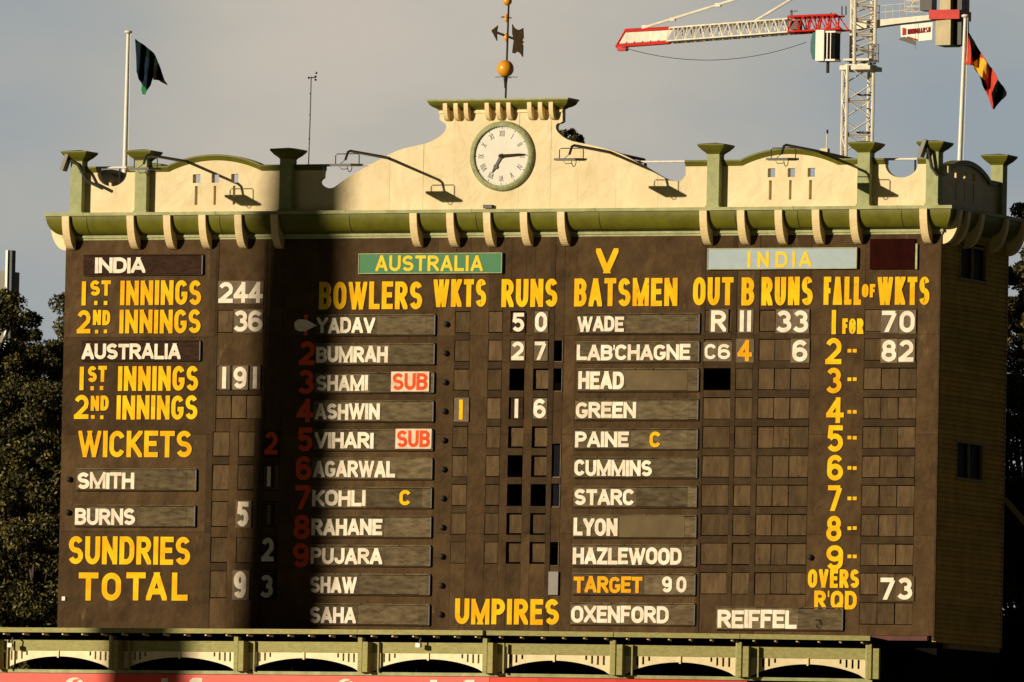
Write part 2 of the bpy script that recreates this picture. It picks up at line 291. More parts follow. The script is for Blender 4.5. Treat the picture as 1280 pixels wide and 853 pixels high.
def glyph(mb, ch, x0, z0, w, h, t, y, th=.004, mi=0):
    """one letter, each stroke a hair prouder than the one before"""
    if ch == '.': return mb.box(x0, x0+w, y-th, y, z0, z0+h, mi)
    gw, strokes = GL[ch]
    if ch in 'I1': w = t
    for k, (pts, es, ee) in enumerate(strokes):
        tt = t*(1.0 if ch not in 'MW' else .86)
        q_ = [Vector((tt/2+u*(w-tt), tt/2+v*(h-tt))) for u, v in pts]
        if es: d = (q_[0]-q_[1]).normalized(); q_[0] = q_[0]+d*tt*(.5 if abs(d.x) < .02 or abs(d.y) < .02 else 1.3)
        if ee: d = (q_[-1]-q_[-2]).normalized(); q_[-1] = q_[-1]+d*tt*(.5 if abs(d.x) < .02 or abs(d.y) < .02 else 1.3)
        Lf, Rg = [], []; n = len(q_); cl = (q_[0]-q_[-1]).length < 1e-6
        for i in range(n):
            a = q_[i-1] if i > 0 else (q_[-2] if cl else None); b = q_[i+1] if i < n-1 else (q_[1] if cl else None)
            d1 = (q_[i]-a).normalized() if a is not None and (q_[i]-a).length > 1e-7 else None
            d2 = (b-q_[i]).normalized() if b is not None and (b-q_[i]).length > 1e-7 else None
            d1 = d1 or d2; d2 = d2 or d1
            n1 = Vector((-d1.y, d1.x)); n2 = Vector((-d2.y, d2.x)); mm = n1+n2
            if mm.length < 1e-4: mm = n1.copy()
            mm.normalize(); s_ = min(1/max(mm.dot(n1), .3), 1.8)
            Lf.append(q_[i]+mm*tt/2*s_); Rg.append(q_[i]-mm*tt/2*s_)
        yy = y-k*.0012
        for i in range(n-1):
            pl = clip([tuple(Lf[i]), tuple(Rg[i]), tuple(Rg[i+1]), tuple(Lf[i+1])], w, h)
            if len(pl) < 3: continue
            m = len(pl); vs = [(x0+p[0], yy-th, z0+p[1]) for p in pl]+[(x0+p[0], y, z0+p[1]) for p in pl]
            fs = [tuple(range(m))]+[(a_, (a_+1) % m, m+(a_+1) % m, m+a_) for a_ in range(m)]
            mb.add(vs, fs, mi)
    return mb
def layout(text, w, h, t, gap=None):
    """x offsets and widths of the letters of a word that fills width w"""
    n = len(text)
    unit = [GL[c][0] if c in GL else .4 for c in text]
    g = gap if gap is not None else min(t*.42, w/(n*4.5))
    fixed = sum(t for c in text if c in 'I1')+g*(n-1); tot = sum(u for c, u in zip(text, unit) if c not in 'I1')
    k = (w-fixed)/tot if tot else 0
    x = 0; res = []
    for c, u in zip(text, unit):
        ww = t if c in 'I1' else u*k
        res.append((c, x, ww)); x += ww+g
    return res
def painted(text, px0, px1, pt, pb, m, parent, name='painted_lettering', tf=.19, y=-.052, label=None, gap=None, th=.004):
    pm = (pt+pb)/2; x0, x1 = X(px0, pm), X(px1, pm); z0, z1 = Z((px0+px1)/2, pb), Z((px0+px1)/2, pt); h = z1-z0; mb = MB()
    for c, dx, w in layout(text, x1-x0, h, h*tf, gap): glyph(mb, c, x0+dx, z0+rnd.uniform(-.004, .004), w, h, h*tf, y, th)
    o = mb.build(name, m, parent)
    if label: o['label'] = label
    return o
# ------------------------------------------------------------------ ground and surroundings
GZ = -8.0
g = MB(); g.add([(-4000, -4000, GZ), (4000, -4000, GZ), (4000, 4000, GZ), (-4000, 4000, GZ)], [(0, 1, 2, 3)])
tag(g.build('ground', grass), kind='structure')
g = MB(); g.box(-60, 60, -14, 30, GZ+.004, GZ+.12); tag(g.build('concourse_pavement', conc), kind='structure')

# ------------------------------------------------------------------ scoreboard building
B = thing('scoreboard_building', (10, 2, GZ), 'large brown and cream cricket scoreboard house with clock gable, green cornice and painted score headings', 'scoreboard')
ZT, LIP0, LIP1, OV = 8.30, 8.80, 8.87, .36
XL, XR, DEP = 0.0, 20.05, 3.86
# backing behind the open cells, dark core below
g = MB(); g.box(.05, 19.98, .95, DEP-.1, -.05, 8.75); g.build('inner_core', black, B)
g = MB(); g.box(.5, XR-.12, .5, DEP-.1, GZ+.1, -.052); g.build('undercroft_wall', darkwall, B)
# columns of the table, in metres along the front, from their place in the photograph
def RZ(k): return 6.745-.6065*k           # top of row k
RH = .455
rows = [(RZ(k)-RH, RZ(k)) for k in range(11)]
cw1 = (X(569.5, 405), X(588.5, 405)); cw2 = (X(611.5, 405), X(629, 405)); cr1 = (X(639, 405), X(657.5, 405)); cr2 = (X(668.5, 405), X(687.5, 405)); cn = (X(693.5, 440), X(705, 440))
bo = (X(881.8, 405), X(915.5, 405)); bb = (X(921.5, 405), X(943, 405)); br = [X(950, 405), X(969.7, 405), X(990, 405), X(1014, 405)]
fw_ = [X(1081.5, 405), X(1103.5, 405), X(1125.5, 405), X(1147.5, 405)]
nb = (X(396.5, 405), X(546, 405)); nbt = (X(722, 405), X(875.5, 405))
CELLS = []       # (x0,x1,z0,z1,kind)
for k in range(9):
    z0, z1 = rows[k]
    CELLS.append((*cw1, z0, z1, 'flap')); CELLS.append((*cw2, z0, z1, 'flap'))
    o1 = 'void' if k in (2, 5, 6) else 'sack'; o2 = 'void' if k in (6,) else 'sack'
    CELLS.append((*cr1, z0, z1, o1)); CELLS.append((*cr2, z0, z1, o2))
for k in range(10):
    z0, z1 = rows[k]
    CELLS.append((*bo, z0, z1, 'void' if k == 2 else 'flap')); CELLS.append((*bb, z0, z1, 'flap'))
    for a in range(3): CELLS.append((br[a], br[a+1], z0, z1, 'flap'))
for k in range(11):
    z0, z1 = rows[k]
    for a in range(3): CELLS.append((fw_[a], fw_[a+1], z0, z1, 'flap'))
for (pa, pb_, kd) in ((426, 453, 'void'), (461, 490, 'void'), (555, 598, 'glass'), (605, 635, 'glass'), (678, 708, 'void')):
    xx = cn; CELLS.append((X(693.5, 440), X(705, 440), Z(700, pb_), Z(700, pa), kd))
# left-hand cells
la = [X(274, 366), X(293, 366), X(311.7, 366), X(331, 366)]
for (pa, pb_) in ((352, 380), (388, 416), (458, 488), (494, 524)):
    for a in range(3): CELLS.append((la[a], la[a+1], Z(300, pb_), Z(300, pa), 'flap'))
lb = [(X(267, 555), X(287.5, 555)), (X(298, 590), X(318, 590)), (X(330, 590), X(350, 590))]
for (pa, pb_) in ((540, 571), (581, 613), (627, 659), (672, 704), (714, 748)):
    for a in range(3): CELLS.append((*lb[a], Z(300, pb_), Z(300, pa), 'flap'))
# front board: canvas-covered framing between the cells, patch by patch
xs = sorted(set([.0, X(262, 400), X(365, 400), X(398, 400), nb[1]+.02, nbt[0]-.02, nbt[1]+.02, XR-.0, X(1022, 400), X(1072, 400), X(1160, 400)]+[c for t_ in (cw1, cw2, cr1, cr2, cn, bo, bb) for c in t_]+br+fw_+la+[c for t_ in lb for c in t_]))
xs2 = [xs[0]]
for x in xs[1:]:
    if x-xs2[-1] > .012: xs2.append(x)
zs = set([0.0, ZT, Z(600, 345), Z(100, 349)])
for c in CELLS: zs.add(c[2]); zs.add(c[3])
for z0, z1 in rows: zs.add(z0); zs.add(z1)
zs = sorted(zs)
def covered(x, z):
    for c in CELLS:
        if c[0]-1e-6 < x < c[1]+1e-6 and c[2]-1e-6 < z < c[3]+1e-6: return True
    return False
# merge cells of the grid into panels: columns first, then vertical runs
colruns = []
for i in range(len(xs2)-1):
    xm = (xs2[i]+xs2[i+1])/2; run = []; st = None
    for j in range(len(zs)-1):
        zm = (zs[j]+zs[j+1])/2
        if not covered(xm, zm):
            if st is None: st = zs[j]
        elif st is not None: run.append((st, zs[j])); st = None
    if st is not None: run.append((st, zs[-1]))
    colruns.append((xs2[i], xs2[i+1], run))
rects = []; openr = {}
for x0, x1, run in colruns:
    new = {}
    for r_ in run:
        key = (round(r_[0], 4), round(r_[1], 4))
        if key in openr and (x1-openr[key]) < 1.5: new[key] = openr[key]
        else:
            if key in openr: rects.append((openr[key], x0, *key))
            new[key] = x0
    for key, xx in openr.items():
        if key not in new: rects.append((xx, x0, *key))
    openr = new
for key, xx in openr.items(): rects.append((xx, xs2[-1], *key))
def patch(x0, x1, y, th, z0, z1, amp):
    """a canvas-covered panel: slack front, hard edges"""
    nx = max(2, min(14, int((x1-x0)/.14))); nz = max(2, min(14, int((z1-z0)/.14))); mb = MB(); vs = []; sx, sz = rnd.uniform(0, 50), rnd.uniform(0, 50)
    for j in range(nz+1):
        for i in range(nx+1):
            x, z = x0+(x1-x0)*i/nx, z0+(z1-z0)*j/nz; ed = min(i, nx-i, j, nz-j)
            dy = 0 if ed == 0 else amp*(.5+.5*sin(x*5.1+sx+1.3*sin(z*3+sz))*cos(z*3.7+sz)+rnd.uniform(-.25, .25))
            vs.append((x, y+(.005 if ed == 0 else 0)-0*dy+dy, z))
    fs = [(j*(nx+1)+i, j*(nx+1)+i+1, (j+1)*(nx+1)+i+1, (j+1)*(nx+1)+i) for j in range(nz) for i in range(nx)]
    k = len(vs); b4 = [(x0, y+th, z0), (x1, y+th, z0), (x1, y+th, z1), (x0, y+th, z1)]
    n1 = nx+1; bot = list(range(nx+1)); top = [nz*n1+i for i in range(nx+1)]; lef = [j*n1 for j in range(nz+1)]; rig = [j*n1+nx for j in range(nz+1)]
    fs += [tuple(bot+[k+1, k]), tuple(list(reversed(top))+[k+3, k+2]), tuple(list(reversed(lef))+[k, k+3]), tuple(rig+[k+2, k+1])]
    return mb.add(vs+b4, fs)
PANELS = 0
for (x0, x1, z0, z1) in rects:
    nsp = max(1, int((z1-z0)/1.7)); zz = [z0+(z1-z0)*k/nsp for k in range(nsp+1)]
    narrow = (x1-x0) < .18 or (z1-z0) < .2
    for k in range(nsp):
        yj = rnd.uniform(-.003, .003)-(.012 if narrow else 0)
        patch(x0+.003, x1-.003, -.038+yj, .10, zz[k]+.003, zz[k+1]-.003, .012 if not narrow else .004).build('canvas_panel', canvas if not narrow else railm, B, smooth=True)
        PANELS += 1
for (x0, x1, z0, z1, kd) in CELLS:
    dx = .010
    if kd == 'flap':
        patch(x0+dx, x1-dx, -.030+rnd.uniform(-.008, .006), .05, z0+.012+rnd.uniform(-.004, .010), z1-.012-rnd.uniform(-.004, .008), rnd.uniform(.008, .024)).build('canvas_flap', flapm, B, smooth=True).rotation_euler = (rnd.uniform(-.02, .02), rnd.uniform(-.008, .008), rnd.uniform(-.03, .03))
    elif kd == 'sack':
        patch(x0+.02, x1-.02, .03, .03, z0+.04, z1-.03, .05).build('canvas_flap', flapm, B, smooth=True)
        g = MB(); g.box(x0, x1, -.03, .02, z0, z0+.022); g.build('cell_ledge', black, B)
    elif kd == 'glass':
        g = MB(); g.box(x0+.03, x1-.03, .0, .02, z0+.03, z1-.03); g.build('pane', glass, B)
        g = MB(); g.box(x0+.03, x1-.012, -.055, -.02, z0+.002, z0+.03); g.box(x1-.02, x1-.003, -.048, -.02, z0+.002, z1-.002); g.build('sash', tileb, B)
    elif kd == 'void' and (x1-x0) < .25:
        g = MB(); g.box(x1-.02, x1-.003, -.055, -.02, z0+.002, z1-.002); g.box(x0+.02, x1-.022, -.055, -.02, z0+.002, z0+.018); g.build('sash', tileb, B)
g = MB(); g.box(X(1089, 318), X(1145, 318), -.075, -.05, Z(1117, 337), Z(1117, 299)); tag(g.build('maroon_panel', signr, B), 'dark maroon blank panel beside the pale blue sign')
g = MB(); g.box(X(1146, 318), X(1148.5, 318), -.085, -.05, Z(1147, 337), Z(1147, 305)); g.build('panel_edge', saget, B)
g = MB(); g.box(0, XR-.12, -.06, .1, -.10, -.004); g.box(0, 18.8, -.16, .1, -.16, -.102); g.build('bottom_beam', rust, B)
g = MB(); g.box(X(687.5, 730), X(699.5, 730), -.09, -.05, Z(693, 744), Z(693, 715)); tag(g.build('blank_plate', conc, B), 'small pale grey blank plate above UMPIRES')
# painted headings -------------------------------------------------
Yp = -.045
def pt_(t, a, b, c, d, m=yellow, **k): return painted(t, a, b, c, d, m, B, y=Yp, label='painted heading reading '+t if t.isalpha() and len(t) > 1 else None, **k)
for (x1_, ST, dots, inn, y0_, two) in (((103.4, 110, 352, 382), ('ST', 114, 139.7, 351, 370), ((119, 123), (131, 135.5), 376.6, 381.6), (151.6, 252.7, 351, 381.7), 0, '1'),
                                     ((97.5, 114.4, 388, 417), ('ND', 117.5, 139, 388, 406.7), ((120, 124), (131, 135), 412.5, 417), (150.6, 252, 387.5, 417), 0, '2'),
                                     ((100.8, 107.7, 458.8, 488), ('ST', 111, 134.7, 458, 478), ((114.4, 118.6), (126, 130.3), 483, 488), (148.8, 249, 458, 488.7), 0, '1'),
                                     ((94, 112, 494, 524), ('ND', 114.7, 137, 495, 513.7), ((115, 119.5), (126.5, 130.5), 519.5, 524), (147, 248, 494.7, 524.7), 0, '2')):
    pt_(two, *x1_); pt_(ST[0], *ST[1:], tf=.24); pt_('INNINGS', *inn)
    for d in dots[:2]: pt_('.', d[0], d[1], dots[2], dots[3])
pt_('WICKETS', 99, 241, 539, 572); pt_('SUNDRIES', 87, 239, 671, 706)
for c, a, b in (('T', 99.5, 124), ('O', 128.5, 152.5), ('T', 159, 183), ('A', 184, 210), ('L', 216, 236)): pt_(c, a, b, 716, 751, tf=.21)
pt_('BOWLERS', 400, 529, 352.5, 387); pt_('WKTS', 543, 609, 349.5, 384); pt_('RUNS', 628, 698, 349, 384); pt_('BATSMEN', 719, 848, 348, 383)
pt_('V', 746, 774, 311, 342, tf=.25); pt_('OUT', 867.4, 917.7, 347, 382); pt_('B', 928, 944, 347, 382); pt_('RUNS', 953, 1017, 346.5, 382)
pt_('FALL', 1030.7, 1077.5, 346.4, 381.4); pt_('OF', 1078.5, 1095, 355.4, 372, tf=.25); pt_('WKTS', 1098, 1163, 346.4, 381.4)
pt_('1', 1040.7, 1048, 387.8, 418); pt_('FOR', 1054, 1080.4, 398.6, 417.8, tf=.23)
for n_, a, b, c, d, yd in (('2', 1033, 1053, 422.7, 455.5, 439), ('3', 1034, 1053, 460, 492, 474.5), ('4', 1034, 1056, 497, 529, 515), ('5', 1035, 1055, 532, 565, 547.5), ('6', 1035, 1055, 569, 601, 585.5), ('7', 1036, 1054, 607, 639, 623.5), ('8', 1034, 1053, 645, 677, 660.5), ('9', 1034, 1055, 682, 713, 696)):
    pt_(n_, a, b, c, d)
    for k in (0, 6.6): pt_('.', 1060.5+k, 1065.3+k, yd-2.2, yd+2.2)
pt_('OVERS', 1011, 1075, 712, 735, tf=.22); pt_("R'QD", 1019, 1072, 739, 762, tf=.22); pt_('UMPIRES', 570, 700, 749, 781, tf=.21)
for k, (n_, a, b, c, d) in enumerate((('1', 381, 387, 393, 419), ('2', 375, 395, 427, 457), ('3', 374, 394, 463, 493), ('4', 372, 393, 498.5, 528.5), ('5', 373, 392, 535, 565), ('6', 371, 391, 570.5, 600.5), ('7', 370, 391, 607, 637), ('8', 368, 389, 643.5, 674.5), ('9', 367, 387.5, 679, 709.5))):
    tag(pt_(n_, a, b, c, d, m=red, tf=.21), 'painted red bowler number '+n_)
g = MB(); g.box(X(79, 748), X(83, 748), -.07, -.05, Z(81, 751), Z(81, 746)); g.build('white_marker', whitem, B)
# signal lamps beside the bowlers' names
def knob(px, py, nm='signal_lamp'):
    p = P(px, py); g = MB(); g.lathe([(.001, -.13), (.035, -.12), (.06, -.09), (.065, -.05), (.065, -.03)], (p.x, 0, p.z), 14, 'y'); g.build(nm, dark, B, smooth=True)
for k in range(11): knob(559-.66*k, 405.5+k*36.3)
for a, b in ((88, 599.5), (86.5, 641), (1014, 697)): knob(a, b)
g = MB(); pts = [P(1019, 775, -.1), P(1024, 775, -.1), P(1025, 780, -.12), P(1021, 785, -.12), P(1019.5, 781, -.1)]; g.tube(pts, .012, 6); g.build('hook', dark, B)
# cornice: convex cove, lip, trim ---------------------------------
def cove(n=12, zt=LIP0, zb=8.40, o=OV-.02): return [(-o*cos(pi/2*i/n)**.9 if i < n else 0.0, zt-(zt-zb)*sin(pi/2*i/n)) for i in range(n+1)]
prof = cove()
def sweep_corner(prof, name, m, parent):
    """profile (outward offset, z) carried round the left end, the front and the right end, mitred"""
    mb = MB(); st = []
    for (o, z) in prof:
        o = -o; st.append([(XL-o, DEP+.3, z), (XL-o, -o, z), (XR+o, -o, z), (XR+o, DEP+.3, z)])
    vs = [v for s_ in st for v in s_]
    fs = [(i*4+k, i*4+k+1, (i+1)*4+k+1, (i+1)*4+k) for i in range(len(prof)-1) for k in range(3)]
    mb.add(vs, fs); return mb.build(name, m, parent, smooth=True)
cor = thing('cornice', (10, 0, LIP0), None, None); del cor
co = sweep_corner(prof, 'cornice', green, B)
def band(o0, o1, z0, z1, name, m):
    mb = MB(); vs = []
    for (o, z) in ((o0, z0), (o1, z0), (o1, z1), (o0, z1)): vs += [(XL-o, DEP+.3, z), (XL-o, -o, z), (XR+o, -o, z), (XR+o, DEP+.3, z)]
    fs = [(i*4+k, i*4+k+1, ((i+1) % 4)*4+k+1, ((i+1) % 4)*4+k) for i in range(4) for k in range(3)]+[(0, 4, 8, 12), (3, 15, 11, 7)]
    return mb.add(vs, fs).build(name, m, co)
band(-.05, OV+.015, LIP0+.002, LIP1, 'cornice_lip', saget)
band(-.02, .075, 8.345, 8.398, 'picture_rail', saget); band(-.02, .045, 8.30, 8.342, 'picture_rail', saget)
for px in (102, 268, 430, 588, 742, 912, 990, 1120):
    x_ = X(px, 270, -OV); g = MB(); g.box(x_, x_+.035, -OV-.022, -OV-.012, LIP0+.0, LIP1+.006); g.build('lip_joint', saget, co)
    g = MB(); vs = []
    for (o, z) in prof[:-1]: vs += [(x_+.1, o-.006, z-.002), (x_+.112, o-.006, z-.002)]
    g.add(vs, [(2*i, 2*i+1, 2*i+3, 2*i+2) for i in range(len(prof)-2)]); g.build('cove_joint', dark, co)
def brprof(sc=1.0):
    o = OV+.01; zt = LIP0-.003; zb = 8.09; n = 10
    f_ = [(-o*(cos(pi/2*i/n)**.8 if i < n else 0)-.045*(1-i/n), zt-(zt-zb)*sin(pi/2*i/n*.98)) for i in range(n+1)]
    return [(-y, z) for y, z in f_]
bp_ = brprof()
def bracket_front(x0, w=.165):
    mb = MB(); o_ = [(-a, z) for a, z in bp_]+[(.02, bp_[-1][1]), (.02, LIP0-.003)]
    mb.poly(o_, x0, x0+w, axis='x'); return mb.build('bracket', creamt, co)
def bracket_side(y0, right=True, w=.165):
    mb = MB(); xb = XR if right else XL; s_ = 1 if right else -1
    o_ = [(xb+s_*a, z) for a, z in bp_]+[(xb-s_*.02, bp_[-1][1]), (xb-s_*.02, LIP0-.003)]
    mb.poly(o_, y0, y0+w, axis='y'); return mb.build('bracket', creamt, co)
for px in (78.5, 159.3, 205, 249, 294, 339, 512.8, 558.7, 604.7, 650.6, 697.3, 875, 922, 969, 1015.5, 1062.5, 1150): bracket_front(X(px, 275, -OV))
for rt in (True, False):
    for y0 in (.0, .48, 1.28, 2.72, 3.75): bracket_side(y0, rt)
# parapets ----------------------------------------------------------
WT = .16; PY0, PY1 = 0.0, WT
ZB = LIP1-.03
def fp(pts, Y=0.0): return [(X(a, b, Y), Z(a, b, Y)) for a, b in pts]
def rect(a, b, c, d, Y=0.0): x0, x1 = X(a, (c+d)/2, Y), X(b, (c+d)/2, Y); z0, z1 = Z((a+b)/2, d, Y), Z((a+b)/2, c, Y); return [(x0, z0), (x1, z0), (x1, z1), (x0, z1)]
def arcseg(x0, x1, z, sag, n=20):
    h = (x1-x0)/2; r = (h*h+sag*sag)/(2*sag); cz = z+sag-r; a = math.asin(h/r)
    return [((x0+x1)/2+r*sin(-a+2*a*i/n), cz+r*cos(-a+2*a*i/n)) for i in range(n+1)]
wallobjs = []
def wallpiece(outer, holes=(), y0=PY0, y1=PY1, axis='y'):
    g = MB(); g.poly(outer, y0, y1, holes, axis); o = g.build('parapet_wall', cream, B); wallobjs.append(o); return o
def strip(top, name, m, parent, oy=.07, th=.11, axis='y', y0=PY0, y1=PY1, th0=0):
    """coping that follows a top edge: splayed fascia"""
    n = len(top); nr = []
    for i in range(n):
        a = Vector(top[max(i-1, 0)]); b = Vector(top[min(i+1, n-1)]); d = (b-a).normalized(); nr.append(Vector((-d.y, d.x)))
    sec = [(y0-.004, 0), (y0-.02, -0.0), (y0-oy, th*.75), (y0-oy, th), (y1+.05, th), (y1+.05, 0)]
    sec = [(y0-.012, 0), (y0-oy*.8, th*.62), (y0-oy, th*.7), (y0-oy, th), (y1+.05, th), (y1+.05, 0)]
    vs = []; m_ = len(sec)
    for i in range(n):
        for (yy, hh) in sec:
            p = Vector(top[i])+nr[i]*hh
            vs.append((p.x, yy, p.y) if axis == 'y' else (yy, p.x, p.y))
    fs = [(i*m_+k, i*m_+(k+1) % m_, (i+1)*m_+(k+1) % m_, (i+1)*m_+k) for i in range(n-1) for k in range(m_)]+[tuple(reversed(range(m_))), tuple((n-1)*m_+k for k in range(m_))]
    g = MB(); g.add(vs, fs); return g.build(name, m, parent)
ZC = 9.755       # underside of the flat copings
CT = .125
def scallop(xa, xb, z, dip, n=14):
    """the round bite between two bays, from right to left or left to right"""
    cx = (xa+xb)/2; rx = abs(xb-xa)/2
    return [(cx+(xa-cx)*cos(pi*i/n), z-dip*sin(pi*i/n)) for i in range(n+1)]
# piers in metres
PX_ = [(X(88, 230, -.2), X(102, 230, -.2)), (X(169, 230, -.2), X(182.5, 230, -.2)), (X(348, 230, -.2), X(365, 230, -.2)), (X(884, 220, -.2), X(898.3, 220, -.2)), (X(1072, 220, -.2), X(1086.5, 220, -.2)), (X(1158, 220, -.2), X(1172, 220, -.2))]
def pier(x0, x1, y0, y1, zt=10.02):
    xm, ym = (x0+x1)/2, (y0+y1)/2; h = .135
    g = MB(); g.box(xm-h, xm+h, ym-h, ym+h, ZB, zt-.0); o = g.build('pier', sage, B)
    # cap: inverted pyramid with a soft curve, shallow top
    g = MB(); lv = [(h+.004, zt-.03), (h+.03, zt), (h+.09, zt+.05), (h+.15, zt+.12), (h+.165, zt+.15), (h+.165, zt+.175), (.02, zt+.215)]; vs = []
    for s_, z in lv: vs += [(xm-s_, ym-s_, z), (xm+s_, ym-s_, z), (xm+s_, ym+s_, z), (xm-s_, ym+s_, z)]
    fs = [(i*4+k, i*4+(k+1) % 4, (i+1)*4+(k+1) % 4, (i+1)*4+k) for i in range(len(lv)-1) for k in range(4)]+[(0, 3, 2, 1), (24, 25, 26, 27)]
    g.add(vs, fs); g.build('pier_cap', green, o)
    g = MB(); g.box(xm-h-.02, xm+h+.02, ym-h-.02, ym+h+.02, LIP1+.001, LIP1+.05); g.build('pier_base', sage, o); return xm, ym
PC = -.065
for (a, b) in PX_: pier(a, b, PC-.135, PC+.135)
for xm in (PX_[0], PX_[5]): pier(xm[0], xm[1], DEP-.33, DEP-.06)
xp = [((a+b)/2) for a, b in PX_]
# bay A and F (scalloped)
def bay_scallop(xa, xb, sa, sb, dip):
    top = [(xa, ZC), (sa, ZC)]+scallop(sa, sb, ZC, dip)[1:-1]+[(sb, ZC), (xb, ZC)]
    w = wallpiece([(xa, ZB), (xb, ZB)]+list(reversed(top)))
    strip([(xa+.11, ZC), (sa-.01, ZC)], 'coping', green, w, th=CT); strip([(sb+.01, ZC), (xb-.11, ZC)], 'coping', green, w, th=CT)
bay_scallop(xp[0], xp[1], X(121.5, 222), X(158.5, 222), .30); bay_scallop(xp[4], xp[5], X(1106.5, 211), X(1147, 211), .28)
# bay B and E (arched, three windows)
def bay_arch(xa, xb, aa, ab, wins):
    arc_ = arcseg(aa, ab, ZC, .235)
    top = [(xa, ZC)]+arc_+[(xb, ZC)]
    holes = []
    for (wx0, wx1, sx0, sx1) in wins:
        holes.append([(wx0, 9.51), (wx1, 9.51), (wx1, 9.695), (wx0, 9.695)]); holes.append([(sx0, 9.04), (sx1, 9.04), (sx1, 9.445), (sx0, 9.445)])
    xm = (wins[0][1]+wins[1][0])/2; xn = (wins[1][1]+wins[2][0])/2
    w = wallpiece([(xa, ZB), (xb, ZB)]+list(reversed(top)), holes)
    strip([(xa+.11, ZC), (aa, ZC)]+arc_[1:-1]+[(ab, ZC), (xb-.11, ZC)], 'coping', green, w, th=CT)
    return w
wb = [(X(241, 223), X(250.5, 223), X(243.4, 243), X(246.9, 243)), (X(264.6, 223), X(273.6, 223), X(267, 243), X(270, 243)), (X(289, 223), X(298, 223), X(291, 243), X(294, 243))]
bay_arch(xp[1], xp[2], X(211, 218), X(327, 218), wb)
we = [(X(959.8, 214), X(969, 214), X(961.2, 235), X(964.6, 235)), (X(984.7, 214), X(993.8, 214), X(986.2, 235), X(989.4, 235)), (X(1009.6, 214), X(1018.8, 214), X(1011.2, 235), X(1014.7, 235))]
bay_arch(xp[3], xp[4], X(927.5, 211), X(1047, 211), we)
# clock gable with its volutes
gab = [(403, 222), (398.7, 226), (400, 231), (406, 234.5), (412, 235.4), (418, 234), (431, 224.4), (454, 211), (485, 194), (504, 186), (531, 180), (546, 173), (555, 165.5), (558, 157.5), (554, 153), (549.5, 150), (549.5, 136.5),
       (703, 136), (703, 152), (696.5, 154.5), (694.5, 159), (696.5, 164.5), (704, 171.5), (714.6, 176.5), (733.7, 180.4), (750, 184), (767.7, 189), (791.7, 200), (814, 213.5), (828, 221.6), (840, 226.5), (850, 226.5), (854, 223), (857, 219)]
def smoothpts(pts, lo, hi, it=1):
    for _ in range(it):
        res = []
        for i, p in enumerate(pts):
            res.append(p)
            if lo <= i < hi and i+1 < len(pts):
                a = pts[i-1] if i > 0 else p; b = pts[i+1]; c = pts[i+2] if i+2 < len(pts) else b
                res.append((-a[0]/16+9*p[0]/16+9*b[0]/16-c[0]/16, -a[1]/16+9*p[1]/16+9*b[1]/16-c[1]/16))
        pts = res
    return pts
gl = smoothpts(gab[:16], 0, 14)+smoothpts(gab[16:], 2, 17)
gp = [(xp[2], ZB), (xp[2], ZC), (X(403.5, 218), ZC)]+fp(gl)+[(X(857, 212), ZC), (xp[3], ZC), (xp[3], ZB)]
clkx, clkz = X(626, 195, -.1), Z(626, 195, -.1)
def clipx(poly, lo, hi):
    for lim, sg in ((lo, 1), (hi, -1)):
        res = []
        for i in range(len(poly)):
            a, b = poly[i-1], poly[i]; da, db = (a[0]-lim)*sg, (b[0]-lim)*sg
            if (da >= 0) != (db >= 0): tt = da/(da-db); res.append((lim, a[1]+(b[1]-a[1])*tt))
            if db >= 0: res.append(b)
        poly = res
    return poly
cuts = [xp[2]]+[X(c, 230) for c in (445, 487, 529, 567, 606, 648, 688, 722, 770, 822)]+[xp[3]]
for i in range(len(cuts)-1):
    o = wallpiece(clipx(gp, cuts[i]+.0015, cuts[i+1]-.0015)); o.rotation_euler = (rnd.uniform(-.004, .004), 0, rnd.uniform(-.008, .008))
w0 = wallobjs[-1]
g = MB(); g.box(xp[2]+.14, xp[3]-.14, .05, PY1-.02, ZB, 9.2); g.build('seam_backing', cream, B)
strip([(xp[2]+.11, ZC), (X(403, 218), ZC)], 'coping', green, w0, th=CT); strip([(X(857, 212), ZC), (xp[3]-.11, ZC)], 'coping', green, w0, th=CT)
for o in [c for c in COL.objects if c.name.startswith('coping')][-2:]: pass
# little cornice over the gable
gx0, gx1 = X(550, 133), X(703, 133); tz = Z(627, 137)
top_c = thing('x', (0, 0, 0), None, None); bpy.data.objects.remove(top_c)
mb = MB(); lv = [(.02, tz-.0), (.05, tz+.03), (.11, tz+.055), (.17, tz+.10), (.20, tz+.16), (.20, tz+.175)]
vs = []
for o_, z in lv: vs += [(gx0-o_, -o_, z), (gx1+o_, -o_, z), (gx1+o_, WT+o_, z), (gx0-o_, WT+o_, z)]
mb.add(vs, [(i*4+k, i*4+(k+1) % 4, (i+1)*4+(k+1) % 4, (i+1)*4+k) for i in range(len(lv)-1) for k in range(4)]+[(0, 3, 2, 1), (20, 21, 22, 23)])
gc = mb.build('gable_cornice', green, B)
mb = MB(); mb.box(gx0-.22, gx1+.22, -.22, WT+.22, tz+.178, tz+.215); mb.build('cornice_lip', saget, gc)
mb = MB(); mb.box(gx0-.01, gx1+.01, -.03, -.002, tz-.07, tz-.02); mb.build('gable_moulding', creamt, gc)
for px in (553.8, 567, 579.8, 606, 620, 633, 659, 672.5, 686):
    x0 = X(px, 138, -.17); mb = MB(); pr_ = [(-.175*cos(pi/2*i/8)**.7-.012 if i < 8 else -.002, tz+.13-.36*sin(pi/2*i/8)) for i in range(9)]
    mb.poly(pr_+[(-.002, tz+.13)], x0, x0+.095, axis='x'); mb.build('bracket', creamt, gc)
g = MB(); g.box(X(606, 259), X(617, 259), -.10, -.002, Z(611, 261), Z(611, 256.5)); g.build('vent_hood', dark, B)
